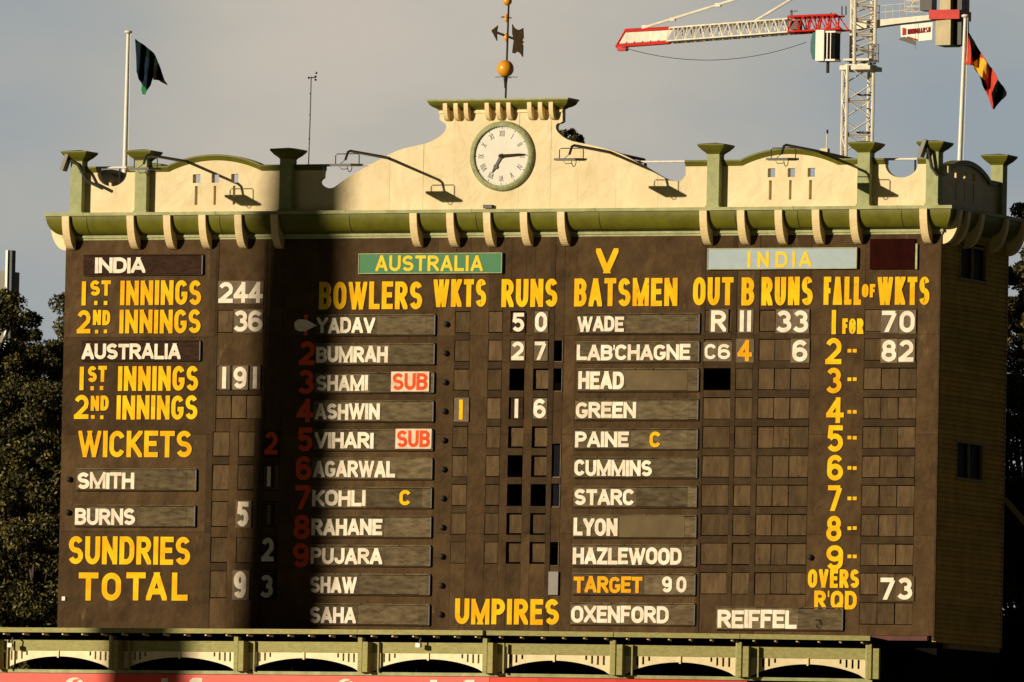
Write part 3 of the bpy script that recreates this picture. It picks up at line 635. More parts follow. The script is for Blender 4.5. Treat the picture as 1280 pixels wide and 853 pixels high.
# side parapets (both ends alike) and rear
def side_parapet(x0, x1):
    za, zb_ = ZC-.08, .0
    arc_ = arcseg(.35, DEP-.90, 9.53, .31, 18)
    top = [(.0, 9.53)]+arc_+[(DEP-.2, 9.53)]
    holes = []
    for c in (.0,):
        for yc in (1.07, 1.58, 2.08): holes.append([(yc-.10, 9.54), (yc+.10, 9.54), (yc+.10, 9.70), (yc-.10, 9.70)]); holes.append([(yc-.03, 9.08), (yc+.03, 9.08), (yc+.03, 9.49), (yc-.03, 9.49)])
    g = MB(); g.poly([(WT+.002, ZB), (DEP-.2, ZB)]+list(reversed([(WT+.002, 9.53)]+arc_+[(DEP-.2, 9.53)])), x0, x1, holes, 'x'); w = g.build('parapet_wall', cream, B)
    strip([(WT+.02, 9.53)]+arc_[0:]+[(DEP-.35, 9.53)], 'coping', green, w, oy=.05, th=.10, axis='x', y0=x0, y1=x1+.0)
side_parapet(XR-WT-.1, XR-.1); side_parapet(.1, .1+WT)
g = MB(); g.box(.3, 19.8, DEP-.25, DEP-.1, ZB, 9.42); g.build('parapet_wall', cream, B)
g = MB(); g.box(-.02, XR+.02, .165, DEP+.05, 8.76, 8.80); g.build('roof_deck', conc, B)
# side walls: overlapping boards, windows ------------------------
wz = []
for (ya, yb, z0, z1) in ((1.09, 2.52, 7.47, 8.12), (1.07, 2.54, 3.33, 4.05)): wz.append((ya, yb, z0, z1))
nbd = 84; bh = (8.32+.12)/nbd
for rt in (True, False):
    xw = XR if rt else XL; s_ = 1 if rt else -1
    for k in range(nbd):
        z0 = -.12+bh*k; z1 = z0+bh; segs = [(.012, DEP-.07)]
        if rt:
            for (ya, yb, wa, wbz) in wz:
                if z1 > wa and z0 < wbz: segs = [(.012, ya-.05), (yb+.05, DEP-.07)]
        for (ya, yb) in segs:
            if yb-ya < .03: continue
            mb = MB(); vs = []
            for y in (ya, yb): vs += [(xw-s_*.04, y, z0), (xw+(.045 if rt else -.010), y, z0), (xw-s_*.006, y, z1+.012), (xw-s_*.04, y, z1+.004)]
            mb.add(vs, [(0, 1, 2, 3), (7, 6, 5, 4), (0, 4, 5, 1), (1, 5, 6, 2), (2, 6, 7, 3), (3, 7, 4, 0)])
            if rt: mb.build('siding_board', clad, B)
            else:
                if k % 1 == 0: MBL = globals().setdefault('MBL_', MB()); k0 = len(MBL.v); MBL.v += mb.v; MBL.f += [tuple(i+k0 for i in f) for f in mb.f]; MBL.m += mb.m
tag(MBL_.build('siding_boards', clad, B), kind='stuff')
for (ya, yb, z0, z1) in wz:
    g = MB(); g.box(XR-.06, XR+.035, ya-.05, ya, z0, z1); g.box(XR-.06, XR+.035, yb, yb+.05, z0, z1); g.box(XR-.06, XR+.035, ya-.05, yb+.05, z1, z1+.05); g.box(XR-.06, XR+.05, ya-.07, yb+.07, z0-.05, z0); g.box(XR-.02, XR+.02, (ya+yb)/2-.025, (ya+yb)/2+.025, z0, z1)
    f_ = g.build('window_frame', cladt, B)
    for a, b in ((ya, (ya+yb)/2-.025), ((ya+yb)/2+.025, yb)):
        g = MB(); g.box(XR-.05, XR-.03, a, b, z0, z1); g.build('pane', glass, f_)
for y0 in (DEP-.068,):
    g = MB(); g.box(XR-.05, XR+.035, y0, y0+.07, -.14, 8.32); g.build('corner_board', cladt, B)
g = MB(); g.box(XR-.02, XR+.028, -.03, .01, -.1, 8.3); g.build('corner_board', railm, B)
# soffit edge under the side wall
ny = 5
for k in range(1, ny):
    y0 = .1+(k+.0)*(DEP-.15)/ny; g = MB(); g.box(XR-.25, XR+.02, y0, y0+(DEP-.15)/ny-.03, -.23-.0*k, -.125); g.build('floor_board', cladt, B)
g = MB(); g.tube([(XR+.0, DEP+.1, 3.0), (XR+2.6, DEP+1.4, -.2)], .06, 8); g.build('raking_strut', cladt, B)

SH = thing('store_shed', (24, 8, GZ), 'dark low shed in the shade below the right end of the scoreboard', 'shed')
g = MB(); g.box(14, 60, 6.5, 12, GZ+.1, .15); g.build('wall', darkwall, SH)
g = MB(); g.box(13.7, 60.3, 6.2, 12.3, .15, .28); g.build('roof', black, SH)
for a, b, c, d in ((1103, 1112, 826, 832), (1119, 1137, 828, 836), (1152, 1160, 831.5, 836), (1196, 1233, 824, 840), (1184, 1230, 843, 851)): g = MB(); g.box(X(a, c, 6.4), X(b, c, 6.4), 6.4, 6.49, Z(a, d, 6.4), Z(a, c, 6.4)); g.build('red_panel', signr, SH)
# ------------------------------------------------------------------ the boards hung on the front
def nm_plate(text, lx0, lx1, pt, pb, plx0, plx1, label, m=white, mb_=plate, py0=None, py1=None, cat='name board', extra=None, tf=.225, group='name boards slotted into the scoreboard'):
    py0 = pt-2.5 if py0 is None else py0; py1 = pb+2 if py1 is None else py1; pm = (pt+pb)/2
    x0, x1 = X(plx0, pm), X(plx1, pm); z0, z1 = Z((plx0+plx1)/2, py1), Z((plx0+plx1)/2, py0)
    T = thing('name_board', ((x0+x1)/2, -.05, z0), label, cat, group)
    xe = X(lx1+2, pm)
    xs_ = [x0, xe, x1] if x1-xe > .15 else [x0, x1]
    if x1-xe > 1.3: xs_ = [x0, xe, xe+(x1-xe)*.86, x1]
    for i in range(len(xs_)-1):
        g = MB(); th = rnd.uniform(0, .008); g.box(xs_[i]+.002, xs_[i+1]-.002, -.072-th, -.046, z0+rnd.uniform(0, .01), z1-rnd.uniform(0, .012)); g.build('backing_board', mb_ if not (i == 1 and len(xs_) == 4 and text in ('HEAD', 'LYON')) else insert, T)
    g = MB(); g.box(x0-.01, x1+.012, -.088, -.045, z1+.004, z1+.026); g.build('slot_rail', mb_, T)
    g = MB(); g.box(x0-.01, x1+.012, -.082, -.045, z0-.022, z0-.004); g.build('slot_rail', railm, T)
    g = MB(); g.box(x1+.003, x1+.028, -.088, -.045, z0-.004, z1+.002); g.build('end_stop', dark, T)
    a0, a1 = X(lx0, pm), X(lx1, pm); b0, b1 = Z((lx0+lx1)/2, pb), Z((lx0+lx1)/2, pt); h = b1-b0
    for c, dx, w in layout(text, a1-a0, h, h*tf, .012):
        g = MB(); jz = rnd.uniform(-.007, .007); glyph(g, c, a0+dx, b0+jz, w, h*rnd.uniform(.985, 1.015), h*tf*rnd.uniform(.95, 1.05), -.082, .006); g.build('letter', m, T)
    if extra: extra(T)
    for k in range(rnd.randint(1, 3)):
        xx = rnd.uniform(x0+.3, x1-.3); g = MB(); g.box(xx, xx+.022, -.101, -.094, z1+.010, z1+.024); g.build('screw_plate', plated, T)
    return T
def small_board(text, a, b, c, d, m, bgm, label, la=None, tf=.2, nm='lettered_tile', cat='tile', group='number and letter tiles on the scoreboard'):
    pm = (c+d)/2; x0, x1, z0, z1 = X(a, pm), X(b, pm), Z((a+b)/2, d), Z((a+b)/2, c)
    T = thing(nm, ((x0+x1)/2, -.06, z0), label, cat, group)
    g = MB(); g.box(x0, x1, -.112, -.094, z0, z1); g.build('backing_board', bgm, T)
    la = la or (a+2, b-2, c+2, d-2)
    a0, a1 = X(la[0], pm), X(la[1], pm); b0, b1 = Z((a+b)/2, la[3]), Z((a+b)/2, la[2]); h = b1-b0
    for ch, dx, w in layout(text, a1-a0, h, h*tf, .02): g = MB(); glyph(g, ch, a0+dx, b0, w, h, h*tf, -.1125, .004); g.build('letter', m, T)
    return T
orw = ['first', 'second', 'third', 'fourth', 'fifth', 'sixth', 'seventh', 'eighth', 'ninth', 'tenth', 'lowest']
for k, (t, a, b, c, d) in enumerate((('YADAV', 398, 471, 397.5, 417), ('BUMRAH', 397.5, 487, 433.5, 453.5), ('SHAMI', 397.5, 462, 469.5, 489), ('ASHWIN', 396, 477, 505, 525), ('VIHARI', 395.5, 469, 541, 561), ('AGARWAL', 394, 496, 576.5, 597), ('KOHLI', 392.5, 459, 613, 633), ('RAHANE', 391.5, 480, 649, 669.5), ('PUJARA', 390.5, 480, 685.5, 705.5), ('SHAW', 390, 448, 721.5, 741.5), ('SAHA', 389.5, 447, 759, 779))):
    ex = None
    if t == 'KOHLI':
        def ex(T): g = MB(); x0, x1, z0, z1 = X(501.5, 622), X(515.5, 622), Z(508, 632), Z(508, 613); glyph(g, 'C', x0, z0, x1-x0, z1-z0, .075, -.082, .006); tag(g.build('letter', yellow, T), 'yellow letter C')
    nm_plate(t, a, b, c, d, a-1.5-.5, 544.5-.72*k, 'grey wooden board reading '+t+' in white letters in the bowlers column', extra=ex)
small_board('SUB', 491.5, 539, 465, 490, red, faded, 'small white board reading SUB in red on the SHAMI board', nm='substitute_board', cat='name board', group='red and white substitute boards')
small_board('SUB', 497, 542, 536.5, 561.5, red, faded, 'small white board reading SUB in red on the VIHARI board', nm='substitute_board', cat='name board', group='red and white substitute boards')
for k, (t, a, b, c, d) in enumerate((('WADE', 724, 782, 396, 415), ("LAB'CHAGNE", 723, 865, 431, 450.5), ('HEAD', 725, 782, 465, 487), ('GREEN', 722, 797, 503, 523), ('PAINE', 721, 788, 540, 559.5), ('CUMMINS', 720, 817, 575.5, 595.5), ('STARC', 720, 795, 612, 632), ('LYON', 719, 774, 648, 670), ('HAZLEWOOD', 718, 854, 685, 706), ('TARGET', 719, 805, 721, 741.5), ('OXENFORD', 716, 838, 758, 779))):
    ex = None
    if t == 'PAINE':
        def ex(T): g = MB(); x0, x1, z0, z1 = X(814, 550), X(828, 550), Z(821, 559.5), Z(821, 540); glyph(g, 'C', x0, z0, x1-x0, z1-z0, .075, -.082, .006); tag(g.build('letter', yellow, T), 'yellow letter C')
    if t == 'TARGET':
        def ex(T):
            for ch, p0, p1 in (('9', 829.5, 842), ('0', 847.5, 860)): g = MB(); x0, x1, z0, z1 = X(p0, 731), X(p1, 731), Z(845, 741), Z(845, 721); glyph(g, ch, x0, z0, x1-x0, z1-z0, .072, -.082, .006); g.build('letter', white, T)
    lb_ = 'grey wooden board reading '+t+' in white letters in the batsmen column'
    if t == 'TARGET': lb_ = 'dark board reading TARGET in orange and 90 in white'
    if t == 'OXENFORD': lb_ = 'bottom grey board reading OXENFORD beside the UMPIRES heading'
    nm_plate(t, a, b, c, d, a-1.5, 875-.6*k, lb_, extra=ex, m=orange if t == 'TARGET' else white)
nm_plate('REIFFEL', 899, 998, 763, 785.5, 897, 1054, 'grey wooden board reading REIFFEL at the bottom of the scoreboard')
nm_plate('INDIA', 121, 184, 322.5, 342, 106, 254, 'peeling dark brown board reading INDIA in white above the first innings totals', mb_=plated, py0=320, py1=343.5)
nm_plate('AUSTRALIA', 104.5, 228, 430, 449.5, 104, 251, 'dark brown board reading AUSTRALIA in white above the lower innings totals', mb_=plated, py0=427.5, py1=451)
nm_plate('SMITH', 99, 170, 591, 611.5, 97, 246, 'grey board reading SMITH under the WICKETS heading', py0=587.5, py1=613)
nm_plate('BURNS', 96, 171, 636, 656.5, 95, 244.5, 'grey board reading BURNS above the SUNDRIES heading', py0=633, py1=658)
def sign(text, a, b, c, d, letters, m, label, lt):
    pm = (c+d)/2; x0, x1, z0, z1 = X(a, pm), X(b, pm), Z((a+b)/2, d), Z((a+b)/2, c)
    T = thing('team_sign', ((x0+x1)/2, -.06, z0), label, 'sign', 'team name signs along the top of the scoreboard')
    g = MB(); g.box(x0, x1, -.10, -.052, z0, z1); g.build('sign_board', m, T)
    g = MB(); w = .018
    g.box(x0-w, x1+w, -.112, -.052, z1+.001, z1+w); g.box(x0-w, x1+w, -.112, -.052, z0-w, z0-.001); g.box(x0-w, x0-.001, -.112, -.052, z0, z1); g.box(x1+.001, x1+w, -.112, -.052, z0, z1); g.build('frame', lt, T)
    for ch, p0, p1, q0, q1 in letters:
        g = MB(); h = Z(p0, q0)-Z(p0, q1); glyph(g, ch, X(p0, pm), Z((p0+p1)/2, q1), X(p1, pm)-X(p0, pm), h, h*.19 if ch != 'I' else h*.19, -.101, .004); g.build('letter', yellow_s, T)
yellow_s = mat('pale_yellow_sign_paint', (.80, .52, .015), .6, (.84, .60, .05), 5, .001, 14, spec=.1)
aw = [(c, 472+dx, 472+dx+w) for c, dx, w in layout('AUSTRALIA', 134, 20, 4, 2.2)]
sign('AUSTRALIA', 451.5, 629, 318, 341.5, [(c, a, b, 320, 339.5) for c, a, b in aw], signg, 'glossy green sign reading AUSTRALIA in yellow', saget)
sign('INDIA', 887.5, 1072.5, 311.5, 336, [('I', 937, 941, 315, 335), ('N', 949.5, 963.5, 315, 335), ('D', 972, 987, 315, 335), ('I', 993, 997, 315, 335), ('A', 1001, 1017, 315, 334.5)], signb, 'pale blue sign reading INDIA in yellow', saget)
# number tiles in the cells
NW = dict(zip('0123456789', 'zero one two three four five six seven eight nine'.split()))
def digit(ch, a, b, c, d, label, m=white, tile=None, bgm=tileb, tf=.2):
    pm = (c+d)/2; tile = tile or (a-2.2, b+2.2, c-1.5, d+1.5)
    x0, x1, z0, z1 = X(tile[0], pm), X(tile[1], pm), Z(tile[0], tile[3]), Z(tile[0], tile[2])
    label = ' '.join(NW.get(w_, w_) for w_ in label.split(' '))
    T = thing('number_tile', ((x0+x1)/2, -.05, z0), label, 'tile', 'number and letter tiles on the scoreboard')
    g = MB(); g.box(x0, x1, -.058-rnd.uniform(0, .006), -.042, z0, z1); g.build('backing_board', bgm, T)
    a0, a1, b0, b1 = X(a, pm), X(b, pm), Z((a+b)/2, d), Z((a+b)/2, c); g = MB(); glyph(g, ch, a0, b0, a1-a0, b1-b0, (b1-b0)*tf, -.0655, .006); g.build('numeral' if ch.isdigit() else 'letter', m, T); return T
D_ = lambda w, n: 'white numeral '+n+' tile '+w
for ch, a, b, w in (('2', 275, 293, 'left'), ('4', 294, 312, 'middle'), ('4', 312.5, 330.5, 'right')): digit(ch, a, b, 353, 379, 'white numeral %s tile, %s figure of the topmost three-figure innings total' % (ch, w), tile=(a-.6, b+.3, 351.5, 380))
for ch, a, b, w in (('3', 294, 311.5, 'left'), ('6', 312, 330, 'right')): digit(ch, a, b, 388.5, 415, 'white numeral %s tile, %s figure of the two-figure innings total' % (ch, w), tile=(a-.6, b+.3, 387, 416.5))
for ch, a, b, w in (('1', 279.5, 285, 'left'), ('9', 293.5, 310, 'middle'), ('1', 318, 323, 'right')): digit(ch, a, b, 459, 486, 'white numeral %s tile, %s stroke in the lower three-figure innings total' % (ch, w), tile=(a-4 if ch == '1' else a-1.5, b+4 if ch == '1' else b+1.5, 457.5, 487.5))
digit('5', 298, 312.5, 627.5, 658.5, 'white numeral 5 tile in the cell to the right of BURNS', tile=(296, 315.5, 626, 660)); digit('9', 294, 309.5, 714.5, 748, 'white numeral 9 tile to the right of TOTAL, at the edge of the shadow', tile=(292, 313, 713, 750))
voidm = black
digit('2', 332.5, 348.5, 540, 568.5, 'orange numeral 2 tile deep in the shadow, right of WICKETS', m=red, bgm=plated); digit('1', 335.5, 341, 583.5, 608.5, 'white numeral 1 tile in the shadow, right of SMITH', bgm=plated); digit('1', 335.5, 341, 631.7, 656, 'dim numeral 1 tile in the shadow, right of the 5 tile', m=tileb, bgm=plated)  # red and brown numerals carry the shadow's dimming in their colour
digit('2', 328.5, 344, 672.5, 702, 'white numeral 2 tile with the shadow put in as grey, right of SUNDRIES', bgm=plated, m=steel); digit('3', 327, 343, 719, 747.5, 'white numeral 3 tile with the shadow put in as grey, right of the 9 tile', bgm=plated, m=steel)  # white numerals greyed, so the shadow is partly in their colour
for ch, a, b, c, d, w in (('5', 642, 657, 391.5, 415, 'tens digit of the 50 beside YADAV'), ('0', 670.5, 685.5, 390.5, 415, 'units digit of the 50 beside YADAV'), ('2', 641, 656.5, 427.5, 450.5, 'tens digit of the 27 beside BUMRAH'), ('7', 670, 685, 427.5, 450.5, 'units digit of the 27 beside BUMRAH'), ('1', 645, 650, 499, 523, 'tens digit of the 16 beside ASHWIN'), ('6', 668.5, 684, 499, 523, 'units digit of the 16 beside ASHWIN')):
    k = 1 if ch != '1' else 5; digit(ch, a, b, c, d, 'white numeral %s tile, %s' % (ch, w), tile=(a-k, b+k, c-1, d+1), bgm=plated if ch in '51' else tileb)
digit('1', 575.5, 580, 500, 525, 'yellow numeral 1 tile in the wickets column beside ASHWIN', m=yellow, tile=(569, 587.5, 497.5, 527.5))
digit('R', 890.5, 909.5, 388.5, 415, 'white letter R tile in the OUT column beside WADE'); digit('1', 926.5, 932, 388.5, 415, 'white numeral 1 tile, left stroke of the 11 beside the R tile'); digit('1', 935.5, 941, 388.5, 415, 'white numeral 1 tile, right stroke of the 11 beside the R tile')
for ch, a, b, w in (('3', 972, 991, 'left'), ('3', 993, 1012, 'right')): digit(ch, a, b, 388.5, 416, 'white numeral 3 tile, %s one of the 33 in the WADE row' % w, tile=(a-1, b+1, 387, 417))
digit('C', 882.5, 897, 430.5, 449.5, 'white letter C tile in the OUT column beside the long second batsman board', tile=(881, 897.8, 428, 452)); digit('6', 899, 914.5, 430.5, 449.5, 'smaller white numeral 6 tile next to the letter C tile', tile=(898.2, 916, 428, 452))
digit('4', 923.5, 941.5, 425.5, 452, 'orange numeral 4 tile under the 11', m=orange); digit('6', 992, 1011, 425.5, 452.5, 'white numeral 6 tile in the batsmen runs column under the 33')
for ch, a, b, c, d, w in (('7', 1104, 1123, 389, 415.5, 'left figure of the upper pair'), ('0', 1126, 1145, 389, 416, 'right figure of the upper pair'), ('8', 1103.5, 1122, 425.5, 452.5, 'left figure of the lower pair'), ('2', 1125, 1143.5, 425.5, 452.5, 'right figure of the lower pair')): digit(ch, a, b, c, d, 'white numeral %s tile, %s in the fall of wickets column' % (ch, w), tile=(a-1.2, b+1.2, c-1.5, d+1.5))
for ch, a, b, w in (('7', 1102, 1121, 'left'), ('3', 1123.5, 1142, 'right')): digit(ch, a, b, 722.5, 750, 'white numeral %s tile, %s digit of the 73 beside OVERS' % (ch, w), bgm=flapm)
# paddle-shaped pointer
g = MB(); pts = [(370.5, 403), (370, 407), (371, 412), (375, 414.5), (384, 414.5), (390, 411), (398, 407.3), (390, 403), (384, 400), (375, 399.5)]
g.poly(fp(pts), -.085, -.06); tag(g.build('bowler_pointer', white), 'white teardrop pointer over the red number beside YADAV', 'pointer')
# ------------------------------------------------------------------ clock
ck = thing('wall_clock', (clkx, -.05, clkz-.75), 'round white clock with Roman numerals and sage green rim on the gable', 'clock')
g = MB(); g.lathe([(.62, .0), (.62, -.09), (.635, -.10), (.67, -.098), (.715, -.075), (.738, -.04), (.742, .0)], (clkx, 0, clkz), 64, 'y'); g.build('rim', clockg, ck, smooth=True)
g = MB(); g.lathe([(.0005, -.05), (.625, -.05), (.625, -.0)], (clkx, 0, clkz), 64, 'y'); g.build('dial', clockw, ck)
NUM = ['XII', 'I', 'II', 'III', 'IV', 'V', 'VI', 'VII', 'VIII', 'IX', 'X', 'XI']
thin_t = {'X': 1.0, 'V': 1.0}
for h_ in range(12):
    a = h_*pi/6; g = MB(); s_ = NUM[h_]; H_ = .125; t_ = .014; ws = [.030 if c == 'I' else .066 for c in s_]; tot = sum(ws)
    loc = MB(); x = -tot/2
    for c, w in zip(s_, ws): glyph(loc, c, x+(0 if c != 'I' else .006), -H_/2, w*.92, H_, t_, 0, .0015); x += w
    vs = []
    for v in loc.v:
        xx, zz = v[0], v[2]+.475; vs.append((clkx+xx*cos(a)+zz*sin(a), -.0515+v[1], clkz-xx*sin(a)+zz*cos(a)))
    g.add(vs, loc.f); g.build('numeral', dark, ck)
g = MB()
for k in range(60):
    a = k*pi/30; r0_, r1_, hw = (.575, .605, .012) if k % 5 == 0 else (.585, .602, .004)
    d = Vector((sin(a), 0, cos(a))); n_ = Vector((cos(a), 0, -sin(a))); c0 = Vector((clkx, -.0525, clkz))
    g.add([c0+d*r0_-n_*hw, c0+d*r0_+n_*hw, c0+d*r1_+n_*hw, c0+d*r1_-n_*hw], [(0, 1, 2, 3)])
tag(g.build('minute_track', dark, ck), kind='stuff')
def hand(ang, ln, w, tail, y, extra=False):
    d = Vector((sin(ang), 0, cos(ang))); n_ = Vector((cos(ang), 0, -sin(ang))); c0 = Vector((clkx, y, clkz)); g = MB()
    pts = [c0-d*tail-n_*w*.6, c0-n_*w, c0+d*ln*.75-n_*w*.7, c0+d*ln, c0+d*ln*.75+n_*w*.7, c0+n_*w, c0-d*tail+n_*w*.6]
    k = len(pts); g.add([tuple(p) for p in pts]+[(p.x, p.y-.014, p.z) for p in pts], [tuple(range(k)), tuple(reversed(range(k, 2*k)))]+[(i, (i+1) % k, k+(i+1) % k, k+i) for i in range(k)])
    if extra: g.lathe([(.0005, -.016), (.05, -.016), (.05, .0)], tuple(c0+d*ln*.62+Vector((.01, -.002, 0))), 14, 'y')
    g.build('hand', dark if extra else bronze, ck)
hand(radians(86.5), .57, .030, .06, -.085); hand(radians(211), .42, .034, .05, -.064, True)
g = MB(); g.lathe([(.0005, -.115), (.04, -.115), (.04, -.05)], (clkx, 0, clkz), 16, 'y'); g.build('hub', bronze, ck)
# ------------------------------------------------------------------ weather vane
VY = .08; vb = P(632, 124, VY); vt = P(636.5, -14, VY)
wv = thing('weather_vane', vb, 'golden ball and arrow weather vane on a thin rod above the clock gable', 'weather vane')
at = lambda px, py: P(px, py, VY)
g = MB(); g.tube([vb, vt], .022, 8); g.build('rod', bronze, wv)
bc = at(631.8, 86); g = MB(); g.lathe([(max(.0005, .178*sin(pi*i/16)), -.178*cos(pi*i/16)) for i in range(17)], bc, 28); g.build('gilt_ball', gold, wv, smooth=True)
bc = at(634.3, 1.5); g = MB(); g.lathe([(max(.0005, .095*sin(pi*i/12)), -.095*cos(pi*i/12)) for i in range(13)], bc, 20); tag(g.build('gilt_ball', gold, wv, smooth=True), 'small gilt top ball')
for px, py in ((633, 23), (632.6, 47)): bc = at(px, py); g = MB(); g.lathe([(.0005, -.10), (.035, -.05), (.05, 0), (.03, .06), (.0005, .1)], bc, 12); g.build('collar', gold, wv, smooth=True)
bc = at(632, 101); g = MB(); g.lathe([(.024, -.16), (.032, -.05), (.048, .05), (.03, .08)], bc, 12); g.build('collar', bronze, wv, smooth=True)
g = MB(); g.tube([at(620, 40.5), at(654, 53)], .026, 8); g.build('arrow_shaft', bronze, wv)
g = MB(); g.poly(fp([(614.5, 38.5), (622.5, 32), (621, 40.5), (621.5, 51.5)], VY), VY-.02, VY+.02); g.build('arrow_head', bronze, wv)
g = MB(); g.poly(fp([(640.5, 30.5), (643, 35), (647, 37.5), (650, 37.5), (654, 35.5), (654.5, 47), (652, 52), (654, 58), (653.5, 71.5), (650.5, 67), (646.5, 64.5), (643.5, 67), (640.5, 66.5), (641.5, 58), (642.5, 50), (640.5, 42)], VY), VY-.02, VY+.02); g.build('tail_feather', bronze, wv)
for py, hw in ((22, 7), (96.5, 14)): g = MB(); g.tube([at(633-hw, py), at(633+hw, py)], .007, 5); g.tube([at(633, py)+Vector((0, -.25, 0)), at(633, py)+Vector((0, .25, 0))], .007, 5); g.build('direction_arm', bronze, wv)
# ------------------------------------------------------------------ flagpoles, flags, aerials
def pole(x0, y0, x1, y1, Y, label):
    a, b = P(x0, y0, Y), P(x1, y1, Y); d = (b-a); s_ = (a.z-8.8)/d.z; base = a-d*s_
    T = thing('flagpole', base, label, 'flagpole', 'white flagpoles rising behind the parapet')
    g = MB(); g.tube([base, a, b], [.052, .05, .036], 12); g.build('pole', whitem, T, smooth=True)
    g = MB(); g.tube([base+Vector((.10, -.02, .3)), a.lerp(b, .5)+Vector((.085, -.02, 0)), b+Vector((.06, -.01, -.02))], .006, 5); g.build('halyard', whitem, T)
    g = MB(); g.lathe([(.0005, .05), (.06, .045), (.085, .02), (.085, .0), (.04, -.03)], b, 14); g.build('truck_cap', whitem, T, smooth=True); return T
pole(156, 208, 160.3, 41, 1.9, 'white flagpole with the dark blue flag at the left end of the roof'); pole(1200, 192, 1206.8, 21, 1.9, 'white flagpole with the red, black and yellow flag at the right end of the roof')
def cloth(regions, name, label, Y, folds, cat='flag'):
    mb = MB(); mats = []
    for ri, (pts, m) in enumerate(regions):
        if m not in mats: mats.append(m)
        mi = mats.index(m); poly = [(a, b) for a, b in pts]
        tri = tessellate_polygon([[Vector((a, b, 0)) for a, b in poly]])
        # subdivide the triangles so that the cloth can ripple
        ts = [[poly[i] for i in t] for t in tri]
        for _ in range(3):
            nx_ = []
            for a, b, c in ts:
                ab, bc_, ca = ((a[0]+b[0])/2, (a[1]+b[1])/2), ((b[0]+c[0])/2, (b[1]+c[1])/2), ((c[0]+a[0])/2, (c[1]+a[1])/2)
                nx_ += [[a, ab, ca], [ab, b, bc_], [ca, bc_, c], [ab, bc_, ca]]
            ts = nx_
        for t in ts:
            vs = [P(x, y, Y+folds(x, y)) for x, y in t]; mb.add(vs, [(0, 1, 2)], mi); 
    me = mb.build(name, mats, None)
    import bmesh
    bm = bmesh.new(); bm.from_mesh(me.data); bmesh.ops.remove_doubles(bm, verts=bm.verts, dist=.0005); bmesh.ops.recalc_face_normals(bm, faces=bm.faces)
    for f_ in bm.faces: f_.smooth = True
    bm.to_mesh(me.data); bm.free()
    md = me.modifiers.new('thickness', 'SOLIDIFY'); md.thickness = .008
    return tag(me, label, cat)
cloth([([(168.6, 49), (174, 52.5), (181, 57), (189.5, 64), (194, 69), (197, 76), (199, 82), (192, 83), (186, 74), (178, 62)], flagdg),
       ([(168.6, 49), (178, 62), (186, 74), (192, 83), (192, 96), (188, 107), (184, 112.5), (180, 108), (176, 103), (173, 99), (171, 90), (170.6, 70)], flagbl),
       ([(192, 83), (199, 82), (202.5, 91), (206, 101), (209.5, 106.8), (204, 104), (198, 100.5), (192, 100), (192, 96)], flagbk),
       ([(178, 103), (184, 112.5), (181.5, 118.5), (178, 118), (176.5, 112)], flaggn)],
      'flag', 'dark blue and green flag hanging limp from the left flagpole', 1.85, lambda x, y: .10*sin((x-168)*.55+(y-50)*.05)+.05*sin(y*.2))
R_ = lambda l: [(1000+a/4.264, b/4.264) for a, b in l]
cloth([(R_([(893, 165), (925, 215), (965, 285), (945, 318), (922, 335), (925, 350), (910, 250)]), flagbk),
       (R_([(893, 165), (910, 250), (925, 350), (895, 346), (880, 345), (884, 240)]), flagrd),
       (R_([(922, 335), (945, 318), (960, 308), (978, 312), (995, 335), (1004, 372), (1002, 410), (985, 430), (965, 410), (940, 382), (926, 358)]), flagyl),
       (R_([(945, 318), (965, 285), (1000, 335), (1040, 392), (1055, 425), (1040, 450), (1020, 500), (1003, 470), (985, 430), (1002, 410), (1004, 372), (995, 335), (978, 312), (960, 308)]), flagrd),
       (R_([(926, 358), (940, 382), (965, 410), (985, 430), (1003, 470), (990, 490), (978, 465), (955, 400)]), flagbk),
       (R_([(1003, 470), (1020, 500), (1026, 540), (1035, 585), (1022, 575), (1008, 530), (990, 490)]), flagrd),
       (R_([(1055, 425), (1085, 465), (1101, 492), (1098, 510), (1070, 540), (1048, 565), (1035, 585), (1026, 540), (1020, 500), (1040, 450)]), flagbk)],
      'flag', 'red and black flag with a yellow disc flying from the right flagpole', 1.85, lambda x, y: .10*sin((x-1205)*.35+(y-40)*.05)+.03*sin(x*.9))
ma = thing('wind_mast', P(386, 207, .6), 'thin wind gauge mast with small cups left of the clock gable', 'aerial')
g = MB(); g.tube([P(385.6, 209, .6), P(387.6, 150, .6), P(389, 96, .6)], .012, 6); g.build('mast', steel, ma)
g = MB(); g.tube([P(385, 97.5, .6), P(395, 97, .6)], .012, 6); g.build('cross_arm', dark, ma)
for a, b in ((394.5, 96), (394.5, 100), (386, 97.5), (395.5, 91.5)): c0 = P(a, b, .6); g = MB(); g.lathe([(.0005, -.03), (.03, 0), (.0005, .03)], c0, 8); g.build('cup', dark, ma)
for b in (117, 144, 174): c0 = P(388-(b-117)*.025, b, .6); g = MB(); g.lathe([(.0005, -.02), (.022, 0), (.0005, .02)], c0, 8); g.build('clamp', dark, ma)
ma = thing('aerial', P(1033, 200, .5), 'short white aerial on a box behind the right arched parapet', 'aerial')
g = MB(); g.tube([P(1032.5, 196, .5), P(1034, 165, .5)], .012, 6); g.build('mast', whitem, ma)
g = MB(); p0, p1 = P(1027, 195, .5), P(1036, 186, .5); g.box(p0.x, p1.x, .42, .56, p0.z-.1, p1.z); g.build('junction_box', cream, ma)
c0 = P(1034.2, 165, .5); g = MB(); g.lathe([(.0005, -.05), (.022, -.03), (.022, .04), (.0005, .05)], c0, 8); g.build('tip', dark, ma)
